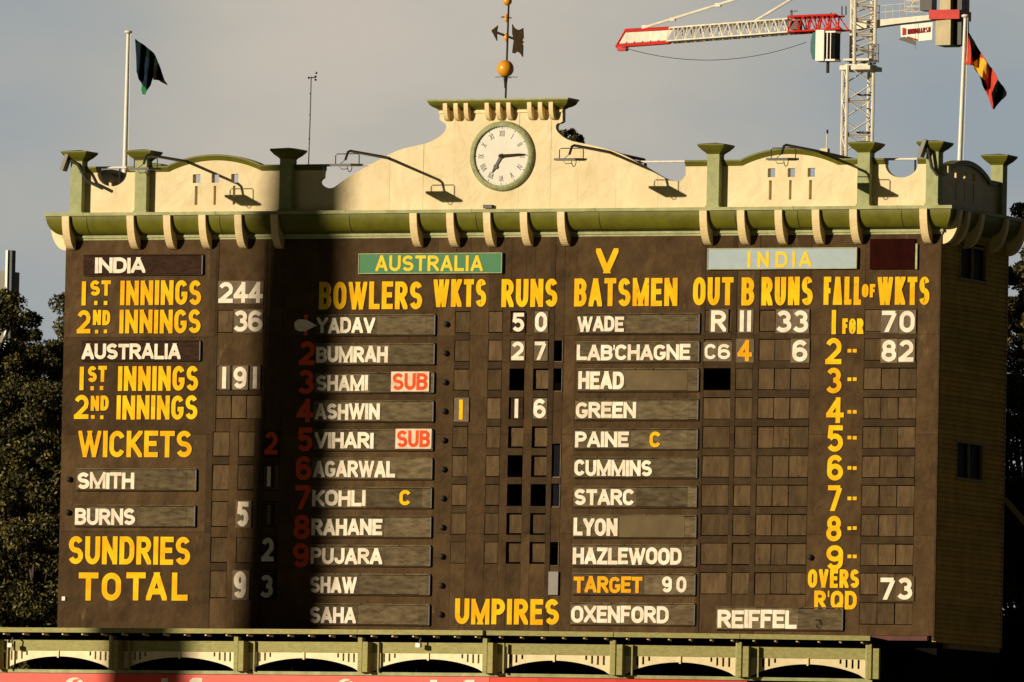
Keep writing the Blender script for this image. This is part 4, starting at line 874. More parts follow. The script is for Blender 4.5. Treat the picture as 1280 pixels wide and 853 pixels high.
# safety rail behind the parapet
T = thing('safety_rail', (10, .34, 9.2), 'horizontal pipe rail running behind the parapet copings', 'railing')
zr = Z(150, 209, .34)
for xa_, xb2 in ((X(118, 209, .34), X(232, 209, .34)), (X(383, 209, .34), X(500, 209, .34)), (X(790, 200, .34), 19.9)): g = MB(); g.tube([(xa_, .34, zr-.01), (xb2, .34, zr-.01)], .026, 8); g.build('pipe', whitem, T)
for px in (124, 150, 191, 392, 402, 870, 1093, 1103, 1144, 1151):
    x = X(px, 205, .34); g = MB(); g.tube([(x, .34, zr-.02), (x+.02, .30, 9.2)], .02, 6); g.build('stanchion', dark, T)
# ------------------------------------------------------------------ floodlights on long arms
def lamp(px, py, label, Yb=1.9, Yf=-2.05):
    p = P(px, py, Yf); x, z = p.x, p.z     # p: elbow of the arm
    T = thing('floodlight', (x, Yb, z-1.2), label, 'floodlight', 'floodlights on long arms over the cornice')
    g = MB(); g.tube([(x, Yb, z-.9), (x, Yb, z-.12), (x, Yb-.08, z-.02), (x, -.3, z+.0), (x, Yf+.12, z), (x, Yf, z-.03), (x-.01, Yf-.10, z-.20)], [.034, .034, .034, .034, .03, .028, .026], 8); g.build('arm', dark, T, smooth=True)
    # floodlight housing hangs below the elbow, glass towards the board
    hx, d0, d1 = .24, -.36, .26; zc = z-.30; yc = Yf-.02; tl = radians(-3.6)
    def tr(v): return (x+v[0], yc+v[1]*cos(tl)-v[2]*sin(tl), zc+v[1]*sin(tl)*-1+v[2]*cos(tl))
    g = MB(); g.box(-hx, hx, d0, d1, -.022, .022); g.v = [tr(v) for v in g.v]; g.build('housing', dark, T)
    g = MB(); g.box(-hx+.03, hx-.03, d0+.03, d1-.03, -.034, -.023); g.v = [tr(v) for v in g.v]; g.build('glass', lens, T)
    g = MB(); g.tube([(x-.27, yc, zc), (x-.27, yc, zc+.20), (x-.24, yc, zc+.23), (x+.24, yc, zc+.23), (x+.27, yc, zc+.20), (x+.27, yc, zc)], .011, 6); g.build('stirrup', dark, T)
    g = MB(); g.tube([(x+.10, yc-.1+.13*cos(a*pi/6), zc+.0-.16*sin(a*pi/6)) for a in range(7)], .009, 5); g.tube([(x, yc-.1, z-.20), (x-.14, yc-.15, zc-.02), (x-.08, yc-.1, zc-.1), (x+.05, yc-.1, zc-.09)], .008, 5); g.build('cable', dark, T)
    return T
lamp(183, 193.5, 'leftmost front floodlight arm, over the second green pier'); lamp(435, 188.5, 'floodlight arm over the left slope of the clock gable'); lamp(715, 181.5, 'floodlight arm over the right slope, close to the clock'); lamp(980, 181, 'floodlight arm over the right arched parapet')
def side_lamp(px, py, Y, dx, label):
    p = P(px, py, Y); T = thing('floodlight', p, label, 'floodlight', 'floodlights on long arms over the cornice')
    g = MB(); g.tube([(p.x+dx*2.0, p.y+.05, p.z-.62), (p.x+dx*1.1, p.y+.02, p.z-.45), (p.x+dx*.6, p.y, p.z-.1), (p.x+dx*.1, p.y, p.z)], .035, 8); g.build('arm', dark, T, smooth=True)
    hv = MB(); hv.box(-.05, .03, -.10, .12, -.25, .12); hv.v = [(p.x+v[0]*cos(.35)+v[2]*sin(.35), p.y+v[1], p.z-v[0]*sin(.35)+v[2]*cos(.35)) for v in hv.v]; hv.build('housing', conc, T)
side_lamp(84, 200, -.25, .42, 'pale square floodlight at the far left corner pier'); side_lamp(1156, 182, -.32, .14, 'pale tilted floodlight against the right corner pier')
g = MB(); p = P(1177, 213, -.02); g.box(p.x-.0, p.x+.14, .0, .14, p.z-.09, p.z+.09); tag(g.build('cable_box', cream), 'small cream cable box right of the right corner pier', 'box')

# ------------------------------------------------------------------ lower stand with arches
STp = [(-150, -1.2), (0, -2.5), (147, -2.75), (303, -2.95), (458, -3.15), (614, -3.3), (772, -2.9), (929, -2.4), (1091, -1.8)]
ST = thing('lower_stand', (8, -2, GZ), 'low cream and olive grandstand roof with shallow arches under the scoreboard', 'grandstand')
zg = -.074
def pz(a, b, w0, w1, y0, y1, z0, z1, mb):
    """a bar along the segment a-b (plan points) between two fractions, with offsets y0,y1 behind the line"""
    d = (b-a).normalized(); n_ = Vector((-d.y, d.x)); vs = []
    for z in (z0, z1):
        for y in (y0, y1):
            for w in (w0, w1): c = a+(b-a)*w+n_*y; vs.append((c.x, c.y, z))
    mb.add(vs, [(0, 2, 3, 1), (4, 5, 7, 6), (0, 1, 5, 4), (2, 6, 7, 3), (0, 4, 6, 2), (1, 3, 7, 5)]); return mb
plan = []
for px, Y in STp:
    p = P(px, 815, Y); plan.append(Vector((p.x, p.y)))
RIG = {}
def lz(px, py, Y): return Z(px, py, Y)
zA = dict(gt=zg, gb=zg-.10, vb=zg-.235, bt=zg-.25, bb=zg-.47, sp=zg-.87, cr=zg-.59, rt=zg-.865, rb=zg-.94)
for i in range(len(plan)-1):
    a, b = plan[i], plan[i+1]; Ls = (b-a).length; d = (b-a).normalized(); n_ = Vector((-d.y, d.x))
    def W3(u, y, z): c = a+d*u+n_*y; return (c.x, c.y, z)
    g = MB(); pz(a, b, 0, 1, -.42, -.34, zA['gb'], zA['gt'], g); g.build('gutter', olive, ST)
    g = MB(); pz(a, b, 0, 1, -.338, 4.2, zA['gt']-.03, zA['gt']-.012, g); g.build('roof_sheet', rust, ST)
    g = MB(); pz(a, b, 0, 1, .35, .37, zA['bb'], zA['gt']-.04, g); g.build('soffit_board', black, ST)
    g = MB(); pz(a, b, 0, 1, -.02, .02, zA['bb'], zA['bt'], g); bm_ = g.build('beam', olive, ST)
    nr = 6
    for k in range(nr):
        u = Ls*(k+.55)/nr; g = MB(); vs = [W3(u, -.33, zA['gb']-.005), W3(u+.035, -.33, zA['gb']-.005), W3(u, -.33, zA['gb']-.045), W3(u+.035, -.33, zA['gb']-.045), W3(u, -.10, zA['gb']-.02), W3(u+.035, -.10, zA['gb']-.02), W3(u, -.10, zA['gb']-.06), W3(u+.035, -.10, zA['gb']-.06)]
        g.add(vs, [(0, 1, 3, 2), (4, 6, 7, 5), (0, 4, 5, 1), (2, 3, 7, 6), (0, 2, 6, 4), (1, 5, 7, 3)]); g.build('rafter', creamt, ST)
    # arch panel with slots
    m = .13; ar = []
    n2 = 24; x0, x1 = m, Ls-m
    out_ = [(x0, zA['bb']-.002), (x0, zA['sp'])]+[(x0+.05+(x1-x0-.10)*k/n2, zA['sp']+.02+(zA['cr']-zA['sp']-.02)*sin(pi*k/n2)**.72) for k in range(n2+1)]+[(x1, zA['sp']), (x1, zA['bb']-.002)]
    holes = []
    for k in range(4):
        for sd in (0, 1):
            uu = .16+.125*k; hh = (.19, .185, .165, .09)[k]; c = x0+uu if sd == 0 else x1-uu
            holes.append([(c-.022, zA['bb']-.012-hh), (c+.022, zA['bb']-.012-hh), (c+.022, zA['bb']-.012), (c-.022, zA['bb']-.012)])
    tmp = MB(); tmp.poly(out_, 0, .05, holes); g = MB(); g.add([W3(v[0], v[1]+.0, v[2]) for v in tmp.v], tmp.f); g.build('arch_panel', bright, ST)
    g = MB(); g.add([W3(Ls/2+dx, dy, z) for dx in (-.02, .02) for dy in (-.03, -.002) for z in (zA['cr']-.03, zA['bb'])], [(0, 1, 3, 2), (4, 6, 7, 5), (0, 4, 5, 1), (2, 3, 7, 6), (0, 2, 6, 4), (1, 5, 7, 3)]); g.build('keystone', bright, ST)
    g = MB(); pz(a, b, 0, 1, -.03, .06, zA['rb'], zA['rt']-.005, g); g.build('handrail', saget, ST)
for i, p in enumerate(plan[1:]):
    g = MB(); d = (plan[i+1]-plan[i]).normalized(); n_ = Vector((-d.y, d.x))
    for (u0, u1, y0, y1, z0, z1) in ((-.13, .0, -.20, -.04, zA['rt']-.01, zA['gt']-.16), (.06, .22, -.26, -.04, zA['rt']-.01, zA['gt']-.25), (.42, .46, -.10, -.03, zA['rt']-.01, zA['bt'])):
        if u0 == .42 and i == len(plan)-2: continue
        vs = []
        for z in (z0, z1):
            for y in (y0, y1):
                for u in (u0, u1): c = p+d*u*.75+n_*y; vs.append((c.x, c.y, z))
        g.add(vs, [(0, 2, 3, 1), (4, 5, 7, 6), (0, 1, 5, 4), (2, 6, 7, 3), (0, 4, 6, 2), (1, 3, 7, 5)])
    g.build('post', olive, ST)
    g = MB(); c = p-d*.10-n_*.13; g.box(c.x-.025, c.x+.025, c.y-.02, c.y+.02, zA['rt']+.0, zA['gt']-.13); g.build('downpipe', saget, ST)
g = MB()
for i in range(1, len(plan)-1): pz(plan[i], plan[i+1], 0, 1, 1.2, 1.3, GZ+.12, zA['gt']-.05, g)
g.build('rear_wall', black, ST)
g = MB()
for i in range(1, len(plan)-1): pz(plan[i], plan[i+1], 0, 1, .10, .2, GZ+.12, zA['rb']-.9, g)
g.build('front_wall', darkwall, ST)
for px, Y in ((70, -2.72), (525, -3.33)):
    p = P(px if px > 100 else 15, 803, Y-.05); T = thing('stand_camera', p, 'small pale camera on the %s' % ('olive beam at mid stand' if px > 100 else 'olive beam at the left edge'), 'camera', 'small cameras on the stand beam')
    g = MB(); g.box(p.x-.05, p.x+.05, p.y-.12, p.y-.01, p.z-.11, p.z-.02); g.build('housing', whitem, T)
    g = MB(); g.tube([(p.x, p.y-.04, p.z-.02), (p.x+.03, p.y-.02, p.z+.08), (p.x+.0, p.y+.03, p.z+.1)], .02, 6); g.build('bracket', dark, T)
# red banner along the stand front
def bpt(px):
    for i in range(len(STp)-1):
        if STp[i][0] <= px <= STp[i+1][0]: w = (px-STp[i][0])/(STp[i+1][0]-STp[i][0]); return plan[i]+(plan[i+1]-plan[i])*w
for (pa, pb2, m, lb) in ((-100, 674, banner, 'long red advertising banner with white lettering tops below the left arches'), (674, 935, bannerd, 'plain deeper red banner below the right arches')):
    T = thing('banner', (bpt(pa+1 if pa > 0 else 0).x, -3, -2.2), lb, 'banner', 'red banners along the stand front')
    cutp = [pa]+[s_[0] for s_ in STp if pa < s_[0] < pb2]+[pb2]; g = MB()
    for u, v in zip(cutp[:-1], cutp[1:]): pz(bpt(u), bpt(v), 0, 1, -.06, -.045, zA['rb']-1.0, zA['rb']-.012, g)
    g.build('cloth', m, T)
    if pa < 0:
        tops = [('logo', 93, 15.5, 847), ('bar', 205.5, 4.2, 848), ('hook', 243, 10, 847.5), ('logo', 432, 13.5, 848.8), ('bar', 542, 4.5, 850), ('hook', 584, 9, 850), ]
        for kd, px, hw, py in tops:
            c = bpt(px); p = P(px, py, c.y-.08); s_ = .0183
            for i_ in range(len(STp)-1):
                if STp[i_][0] <= px <= STp[i_+1][0]: d = (plan[i_+1]-plan[i_]).normalized()
            n_ = Vector((-d.y, d.x)); base = Vector((p.x, p.y)); pl = []
            r_ = hw*s_
            if kd == 'logo': pl = [(r_*cos(a*pi/24), -r_*.98+r_*sin(a*pi/24)*.98) for a in range(49)][:-1]
            elif kd == 'bar': pl = [(-r_, -1.0*.7), (r_, -.7), (r_, 0), (-r_, 0)]
            else: pl = [(-r_*.75, -.7), (-r_*.1, -.7), (-r_*.1, -.16), (0, -.09), (r_, -.09), (r_, 0), (-r_*.2, 0), (-r_*.6, -.05), (-r_*.75, -.15)]
            tmp = MB(); tmp.poly(pl, -.012, -.001); g = MB(); g.add([(base.x+d.x*v[0]+n_.x*(v[1]+.02), base.y+d.y*v[0]+n_.y*(v[1]+.02), p.z+v[2]) for v in tmp.v], tmp.f)
            g.build('printed_logo' if kd == 'logo' else 'printed_letter', white, T)
            if kd == 'logo':
                pl = [(-.02, -.05), (.16, -.02), (.05, -.09), (.0, -.2), (.06, -.36), (-.1, -.36), (-.12, -.18)]
                tmp = MB(); tmp.poly(pl, -.018, -.0135); g = MB(); g.add([(base.x+d.x*v[0]+n_.x*(v[1]+.02), base.y+d.y*v[0]+n_.y*(v[1]+.02), p.z+v[2]) for v in tmp.v], tmp.f); g.build('printed_swoosh', banner, T)
# ------------------------------------------------------------------ trees
def tree(name, base, hgt, crown, nleaf, size, m, label, seed, trunk_r=.35, group=None, nclump=60, cfill=.85):
    r_ = np.random.default_rng(seed); T = thing(name, base, label, 'tree', group)
    cx, cy, cz, rx, ry, rz = crown; mb = MB()
    b0 = Vector(base); top = Vector((cx, cy, cz)); mb.tube([b0, b0.lerp(top, .45)+Vector((.2, 0, 0)), top, top+Vector((0, 0, rz*.4))], [trunk_r, trunk_r*.75, trunk_r*.45, .06], 9)
    mb.build('trunk', bark, T, smooth=True)
    cl = r_.normal(size=(nclump, 3)); cl /= np.linalg.norm(cl, axis=1)[:, None]; cl *= (r_.random((nclump, 1))**.42)*cfill
    cl = cl*np.array([rx, ry, rz])+np.array([cx, cy, cz])
    lm = MB()
    for k in range(nclump):
        if k % 2 == 0:
            s_ = b0.lerp(top, r_.uniform(.5, 1)); e_ = Vector(cl[k]); md = s_.lerp(e_, .5)+Vector((0, 0, .1*rz)); lm.tube([s_, md, e_], [trunk_r*.28, trunk_r*.15, .02], 5)
    lm.build('limbs', bark, T)
    rad = r_.uniform(.09, .22, nclump)*min(rx, rz)
    idx = r_.integers(0, nclump, nleaf); dv = r_.normal(size=(nleaf, 3)); dv /= np.linalg.norm(dv, axis=1)[:, None]
    c = cl[idx]+dv*(r_.random((nleaf, 1))**.4)*rad[idx][:, None]*np.array([1.2, 1.2, .85])
    ax = r_.normal(size=(nleaf, 3)); ax /= np.linalg.norm(ax, axis=1)[:, None]
    bx = np.cross(ax, r_.normal(size=(nleaf, 3))); bx /= np.linalg.norm(bx, axis=1)[:, None]
    sz = size*r_.uniform(.6, 1.3, (nleaf, 1)); v = np.empty((nleaf, 4, 3)); v[:, 0] = c-ax*sz; v[:, 1] = c+bx*sz*.42; v[:, 2] = c+ax*sz; v[:, 3] = c-bx*sz*.42
    o_ = np.array(base); me = bpy.data.meshes.new('crown'); me.vertices.add(nleaf*4); me.vertices.foreach_set('co', (v-o_).ravel())
    me.loops.add(nleaf*4); me.loops.foreach_set('vertex_index', np.arange(nleaf*4)); me.polygons.add(nleaf); me.polygons.foreach_set('loop_start', np.arange(nleaf)*4); me.polygons.foreach_set('loop_total', np.full(nleaf, 4)); me.update()
    me.materials.append(m); o = bpy.data.objects.new('crown', me); COL.objects.link(o); o.parent = T
    return T
def treeat(px, py, Y, rpx, rpy, n, size, m, label, seed, **k):
    p = P(px, py, Y); s_ = (Y+225)/FPX; rx, rz = rpx*s_*1.05, rpy*s_
    tree('broadleaf_tree', (p.x, Y, GZ), 0, (p.x, Y, p.z, rx, rx*.8, rz), n, size, m, label, seed, group='dark evergreens behind the scoreboard', **k)
treeat(-30, 470, 14, 95, 128, 85000, .056, leaf, 'dark evergreen tree at the left edge of the photo beside the brown board', 1, nclump=170, cfill=.93)
treeat(30, 660, 12, 110, 260, 120000, .058, leaf, 'broad dark evergreen crown low behind the left end of the board', 2, nclump=260)
treeat(88, 500, 18, 78, 146, 85000, .056, leaf, 'dark evergreen whose top shows just left of the INDIA board', 3, nclump=170, cfill=.93)
treeat(1306, 385, 16, 75, 150, 55000, .058, leafr, 'sparse grey-green tree at the right edge behind the side wall', 4, nclump=130, cfill=.95)
treeat(1295, 660, 13, 110, 230, 80000, .060, leaf, 'dark evergreen low at the right edge behind the side wall', 5, nclump=200)
treeat(706, 182, 45, 30, 24, 7000, .09, leafr, 'small leafy treetop peeping over the right shoulder of the clock gable', 6, nclump=40, trunk_r=.2)
tree('broadleaf_tree', (31, 3, GZ), 0, (31, 3, 3.5, 6.3, 6, 7.5), 30000, .16, leaf, 'unseen evergreen added right of the scoreboard to block low sky light', 8, nclump=140, group='dark evergreens behind the scoreboard')  # out of view, added to keep low sky light off the side wall
# ------------------------------------------------------------------ distant block, crane
bk = thing('distant_building', P(6, 360, 260), 'far pale and grey building corner above the trees at the left edge', 'building')
p0, p1 = P(8.2, 313, 260), P(18.5, 420, 260); zt_ = p0.z
g = MB(); g.box(p0.x, p1.x-.25, 260, 260.4, GZ, zt_); w_ = g.build('lift_tower', slate, bk)
g = MB(); g.box(p0.x-.0, p0.x+.12, 259.9, 259.99, GZ, zt_); g.build('white_edge', whitem, bk)
g = MB(); xl = P(-60, 320, 259).x; g.box(xl, p0.x-.25, 260.5, 262, GZ, P(4, 336, 259).z); g.build('wing', conc, bk)
for k in range(6): g = MB(); zz = P(4, 333+k*14, 254).z; g.box(xl+.3, p0.x-.8, 260.43, 260.49, zz-.18, zz); g.build('window', glass, bk)
CR = thing('tower_crane', P(1071, 250, 350)*1, 'red and cream lattice tower crane standing behind the scoreboard on the right', 'crane'); CR.location.z = GZ
def bar(mb, a, b, r, n=5): mb.tube([a, b], r, n)
YC = 350.
def truss(pa, pb_, n, hw, r, name, m, parent, diag=True, zig=1):
    """box truss between two pairs of points: pa=(bottom,top) start, pb=(bottom,top) end; half depth hw across"""
    mb = MB(); off = Vector((0, 1, 0))*hw
    ch = []
    for s_ in (-1, 1):
        for k in (0, 1): a, b = pa[k]+off*s_, pb_[k]+off*s_; bar(mb, a, b, r*1.5); ch.append((a, b))
    for i in range(n):
        for c0, c1 in ((0, 1), (2, 3), (0, 2), (1, 3)):
            u0, u1 = i/n, (i+1)/n
            if i % 2: c0, c1 = c1, c0
            p_ = ch[c0][0].lerp(ch[c0][1], u0); q_ = ch[c1][0].lerp(ch[c1][1], u1); bar(mb, p_, q_, r, 4)
            p_ = ch[c0][0].lerp(ch[c0][1], u1); q_ = ch[c1][0].lerp(ch[c1][1], u1)
            if i % 2 == 1 and diag: bar(mb, p_, q_, r*.8, 4)
    return mb.build(name, m, parent)
pc = lambda px, py, dy=0: P(px, py, YC+dy)
# mast: from the ground to the slewing ring
xa, xb_ = pc(1051.5, 150).x, pc(1092, 150).x; dm = (xb_-xa)
def mast(z0, z1, n, w, name, cx=(xa+xb_)/2, r=.07, m=cranew):
    mb = MB(); h = w/2*.82; c4 = [(-h, -h), (h, -h), (h, h), (-h, h)]
    ca, sa = cos(.55), sin(.55); c4 = [(a*ca-b*sa, a*sa+b*ca) for a, b in c4]; c4 = [(cx+a, YC+b) for a, b in c4]
    for a, b in c4: bar(mb, Vector((a, b, z0)), Vector((a, b, z1)), r*1.3, 6)
    for i in range(n):
        za, zb2 = z0+(z1-z0)*i/n, z0+(z1-z0)*(i+1)/n; zm = (za+zb2)/2
        for k in range(4):
            a, b = c4[k], c4[(k+1) % 4]; mid = ((a[0]+b[0])/2, (a[1]+b[1])/2)
            bar(mb, Vector((*a, za)), Vector((*b, zm)), r*.55, 4); bar(mb, Vector((*b, zm)), Vector((*a, zb2)), r*.55, 4); bar(mb, Vector((*a, zb2)), Vector((*b, zb2)), r*.6, 4)
    return mb.build(name, m, CR)
zr_ = pc(1072, 84).z; mast(GZ, zr_, 26, dm*.92, 'mast'); 
mb = MB(); cxm = (xa+xb_)/2+.15
for z0, z1, h in ((zr_-.22, zr_+.02, dm*.47), (zr_+.02, zr_+.12, dm*.36), (zr_+.30, zr_+.42, dm*.40)): mb.box(cxm-h, cxm+h, YC-h, YC+h, z0, z1)
mb.build('slewing_ring', cranew, CR)
mast(zr_+.12, pc(1075, -30).z, 6, dm*.72, 'upper_mast', cx=cxm+.1)
mb = MB()
for z_ in (pc(1072, 119).z, pc(1072, 166).z): mb.box(cxm-dm*.05, cxm+dm*.28, YC-.3, YC+.3, z_-.04, z_+.04)
mb.build('ladder_landing', dark, CR)
# jib, receding to the left
dj = lambda px: (1056-px)*.05
jp = lambda px, py: P(px, py, YC+dj(px))
truss((jp(1056, 37), jp(1050, 19.5)), (jp(990, 41), jp(990, 22)), 10, .6, .046, 'jib_section', craner, CR)
o = truss((jp(990, 41), jp(990, 24.5)), (jp(838, 52.5), jp(842, 36)), 26, .6, .042, 'jib_section', cranew, CR)
mb = MB(); bar(mb, jp(838, 53), jp(771, 58), .12); bar(mb, jp(842, 35.5), jp(782, 38.5), .12); bar(mb, jp(782, 38.5), jp(771, 57.5), .07)
for px in (780, 790, 800, 810, 820, 830): bar(mb, jp(px, 57.8-(px-775)*.065), jp(px+4, 53-(px-775)*.065), .05, 4)
mb.build('jib_nose', craner, CR)
mb = MB(); pl = [jp(782, 41), jp(840, 37.8), jp(833, 50.5), jp(774, 54.5)]; mb.add([tuple(p) for p in pl]+[(p.x, p.y+.12, p.z) for p in pl], [(0, 1, 2, 3), (7, 6, 5, 4), (0, 4, 5, 1), (1, 5, 6, 2), (2, 6, 7, 3), (3, 7, 4, 0)]); mb.build('jib_panel', cranew, CR)
p_ = jp(778, 60); mb = MB(); mb.box(p_.x-.25, p_.x+.3, p_.y-.2, p_.y+.2, p_.z-.18, p_.z+.06); mb.build('trolley', craner, CR)
p_ = jp(996, 30); mb = MB(); mb.box(p_.x-.25, p_.x+.3, p_.y-.4, p_.y+.1, p_.z-.35, p_.z+.15); mb.box(p_.x-.25, p_.x-.15, p_.y-.4, p_.y-.3, p_.z+.15, p_.z+.75); mb.box(p_.x-.25, p_.x+.2, p_.y-.4, p_.y-.36, p_.z+.66, p_.z+.72); mb.build('winch', dark, CR)
mb = MB(); bar(mb, jp(806, 34.5), jp(930, -4), .075, 6); bar(mb, jp(942, 27.5), jp(998, -6), .075, 6)
mb.build('pendant_bar', cranew, CR)
for px, py in ((841, 24.5), (898, 6.5), (806, 34)): p_ = jp(px, py); mb = MB(); mb.box(p_.x-.16, p_.x+.16, p_.y-.1, p_.y+.1, p_.z-.10, p_.z+.10); mb.build('pendant_joint', cranew, CR)
mb = MB(); pts = []
for k in range(15): u = k/14; px = 786+(1016-786)*u; py = 61+(55-61)*u+78*u*(1-u)*.98+0; pts.append(jp(px, py-0)+Vector((0, -1, 0)))
mb.tube(pts, .022, 5); mb.build('slack_rope', slate, CR)
# cab
p0, p1 = pc(1022.5, 79), pc(1055, 40); zc0, zc1 = p0.z, p1.z; xx0, xx1 = p0.x, p1.x; wd = xx1-xx0
mb = MB(); mb.box(xx0+wd*.25, xx0+wd*.58, YC-1.4, YC-.4, zc0, zc1); mb.box(xx0+wd*.58, xx1, YC-1.32, YC-.4, zc0, zc0+.1); mb.box(xx0+wd*.58, xx1, YC-1.32, YC-.4, zc1-.15, zc1-.05); cb = mb.build('cab', whitem, CR)
mb = MB(); mb.poly([(xx0+wd*.24, zc0+.05), (xx0+wd*.24, zc1-.1), (xx0+wd*.12, zc1-.15), (xx0+wd*.04, zc0+(zc1-zc0)*.6), (xx0+wd*.04, zc0+(zc1-zc0)*.35), (xx0+wd*.12, zc0+.1)], YC-1.35, YC-.5); mb.build('windscreen', teal, cb)
mb = MB(); mb.box(xx0+wd*.585, xx1-.03, YC-1.25, YC-.45, zc0+.1, zc1-.15); mb.build('side_glass', glass, cb)
mb = MB(); mb.box(xx0+wd*.66, xx0+wd*.70, YC-1.30, YC-1.255, zc0+.1, zc1-.15); mb.box(xx0+wd*.80, xx0+wd*.83, YC-1.30, YC-1.255, zc0+.1, zc1-.15); mb.build('cab_frame', whitem, cb)
mb = MB(); q0 = pc(1042, 93); mb.tube([(q0.x, YC-.9, zc0), (q0.x, YC-.9, q0.z)], .10, 8); mb.build('cab_drain', dark, CR)
mb = MB(); q0, q1 = pc(1089, 79), pc(1103, 57)
for z_ in (q0.z, (q0.z+q1.z)/2, q1.z): mb.box(q0.x, q1.x, YC-.6, YC-.56, z_-.03, z_+.03)
for x_ in (q0.x, (q0.x+q1.x)/2, q1.x-.05): mb.box(x_, x_+.06, YC-.56, YC-.52, q0.z, q1.z)
mb.build('platform_rail', dark, CR)
# counter jib
mb = MB(); pl = [pc(1068, 27.5), pc(1168, 18.5), pc(1168, 24.5), pc(1120, 30), pc(1068, 37)]; mb.add([tuple(p) for p in pl]+[(p.x, p.y+.8, p.z) for p in pl], [(0, 1, 2, 3, 4), (9, 8, 7, 6, 5)]+[(i, (i+1) % 5, 5+(i+1) % 5, 5+i) for i in range(5)]); mb.build('counter_jib', cranew, CR)
mb = MB()
for k in range(9):
    u = k/8; a = pc(1090+70*u, 25.5-6.3*u); b = a+Vector((0, 0, .78)); bar(mb, a, b, .022, 4)
for h in (.4, .78): bar(mb, pc(1090, 25.5)+Vector((0, 0, h)), pc(1160, 19.2)+Vector((0, 0, h)), .022, 4)
mb.build('walkway_rail', cranew, CR)
q0, q1 = pc(1174, 58), pc(1205.5, -6); mb = MB(); wq = q1.x-q0.x
zred0, zred1 = pc(1190, 25.5).z, pc(1190, 14).z
for k in range(3): mb.box(q0.x+wq*.22*k, q0.x+wq*(.22*k+.205), YC-.6-.06*k, YC+.9, q0.z-.0, zred0-.02); mb.box(q0.x+wq*(.15+.16*k), q0.x+wq*(.30+.16*k), YC-.6-.06*k, YC+.9, zred1+.02, q1.z)
mb.build('counterweight', craneb, CR)
mb = MB(); mb.box(q0.x+wq*.68, q0.x+wq*.98, YC-.3, YC+.9, q0.z+.05, q1.z); mb.build('counterweight_painted_shade', dark, CR)  # shade on this side of the counterweight put in as a dark block
mb = MB(); mb.box(pc(1168, 20).x, pc(1206, 20).x, YC-.85, YC+1, zred0, zred1); mb.build('tie_band', craner, CR)
mb = MB(); q2, q3 = pc(1153, 14), pc(1168, -4); mb.box(q2.x, q3.x, YC-.4, YC+.4, q2.z, q3.z); mb.build('winch_house', dark, CR)
q4, q5 = pc(1134.5, 16), pc(1153, -4); mb = MB()
for x_ in (q4.x, (q4.x+q5.x)/2, q5.x): bar(mb, Vector((x_, YC-.4, q4.z)), Vector((x_, YC-.4, q5.z)), .03, 4)
for u in (0, .35, .7, 1): bar(mb, Vector((q4.x, YC-.4, q4.z+(q5.z-q4.z)*u)), Vector((q5.x, YC-.4, q4.z+(q5.z-q4.z)*u)), .03, 4)
bar(mb, Vector((q4.x, YC-.4, q4.z)), Vector((q5.x, YC-.4, q5.z)), .03, 4); mb.build('cage', cranew, CR)
mb = MB(); bar(mb, pc(1206, 12), pc(1211, 12), .03, 4); bar(mb, pc(1211, 12), pc(1211, -4), .03, 4); bar(mb, pc(1206, 4), pc(1211, 4), .03, 4); mb.build('end_rail', dark, CR)
for px, py0, py1 in ((1052.5, 19, 8), (1057.5, 19, 8), (1039, 22, 16)): mb = MB(); bar(mb, pc(px, py0), pc(px, py1), .035, 4); mb.build('stub_post', dark, CR)
SG = thing('crane_sign', pc(1145, 54), 'white sign with dark red lettering hung under the counter jib', 'sign')
mb = MB(); pl = [pc(1125.5, 32, -.6), pc(1165.8, 28, -.6), pc(1165.2, 49.8, -.6), pc(1146, 52, -.6), pc(1126, 46, -.6)]; mb.add([tuple(p) for p in pl]+[(p.x, p.y+.08, p.z) for p in pl], [(0, 1, 2, 3, 4), (9, 8, 7, 6, 5)]+[(i, (i+1) % 5, 5+(i+1) % 5, 5+i) for i in range(5)]); mb.build('sign_panel', whitem, SG)
def sgword(txt, px0, px1, py0, py1, h, m, tf, nm):
    a, b = pc(px0, py0, -.62), pc(px1, py1, -.62); sl_ = (b.z-a.z)/(b.x-a.x); lm = MB()
    for c, dx, w in layout(txt, b.x-a.x, h, h*tf, .04): glyph(lm, c, dx, 0, w, h, h*tf, 0, .01)
    g = MB(); g.add([(a.x+v[0], YC-.63+v[1], a.z+v[2]+sl_*v[0]) for v in lm.v], lm.f); g.build(nm, m, SG)
sgword('HINDMARSH', 1134.5, 1162.8, 43.3, 40.3, .30, signred, .135, 'sign_lettering')
mb = MB()
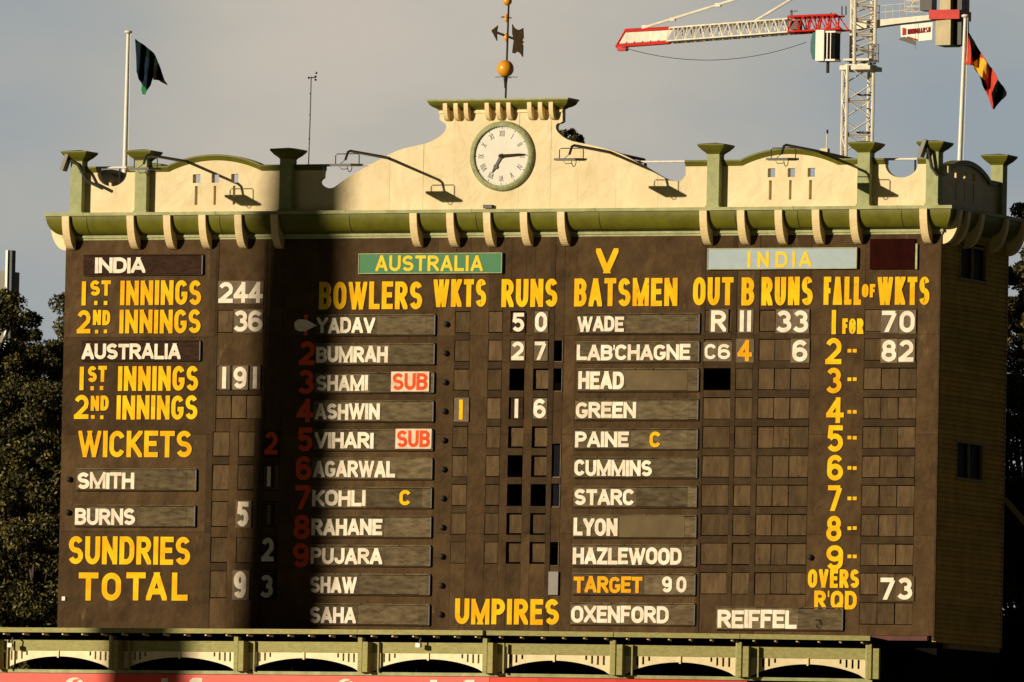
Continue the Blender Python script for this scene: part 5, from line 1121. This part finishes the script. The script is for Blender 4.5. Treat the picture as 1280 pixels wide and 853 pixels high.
for dx in (0, 2.6): a = pc(1128+dx, 44.3-dx*.2, -.62); mb.box(a.x, a.x+.085, YC-.64, YC-.625, a.z, a.z+.42-.02*dx)
mb.build('sign_emblem', craner, SG)
mb = MB(); pl = [pc(1122.5, 49.5, -.7), pc(1130, 46, -.7), pc(1144.5, 51, -.7), pc(1144.5, 57, -.7)]; mb.add([tuple(p) for p in pl]+[(p.x, p.y+.05, p.z) for p in pl], [(0, 1, 2, 3), (7, 6, 5, 4), (0, 4, 5, 1), (1, 5, 6, 2), (2, 6, 7, 3), (3, 7, 4, 0)]); mb.build('torn_corner', dark, SG)
mb = MB(); bar(mb, pc(1134, 46.5, -.75), pc(1144.5, 49.5, -.75), .04, 4); bar(mb, pc(1145, 22, -.75), pc(1144.5, 62, -.75), .012, 4); mb.build('hanging_cable', craner, SG)

# ------------------------------------------------------------------ the floodlight mast between the sun and the board (throws the tall shadow)
A0, A1 = Vector((X(355, 780), 0, .0)), Vector((X(380, 330), 0, 7.8)); DS = 66.
b0_, b1_ = A0+SD*DS, A1+SD*DS; dd = (b1_-b0_)/(b1_.z-b0_.z)
zb0 = GZ; base = b0_+dd*(zb0-b0_.z); tip = b0_+dd*(48-b0_.z)
LT = thing('light_tower', base, 'tall tapering steel light tower standing on the grass in front of the scoreboard', 'light tower')
def rad(z): w0, w1 = .91, .85; return max(.45, w0+(w1-w0)*(z-b0_.z)/(b1_.z-b0_.z))
g = MB(); pts = [base+dd*(z-zb0) for z in (zb0, b0_.z, b1_.z, 30, 48)]; g.tube(pts, [.95, rad(b0_.z), rad(b1_.z), .5, .4], 20); g.build('shaft', steel, LT, smooth=True)
g = MB(); g.box(tip.x-3, tip.x+3, tip.y-.2, tip.y+.2, 47.5, 53.5); g.build('lamp_frame', steel, LT)
for a in range(6):
    for b in range(5): g = MB(); x = tip.x-2.5+a; z = 48+b*1.15; g.lathe([(.0005, -.0), (.3, .05), (.42, .35), (.42, .38)], (x, tip.y+.2, z), 12, 'y'); g.build('lamp_head', lens, LT)
print('panels', PANELS, 'cells', len(CELLS), 'objects', len(COL.objects))
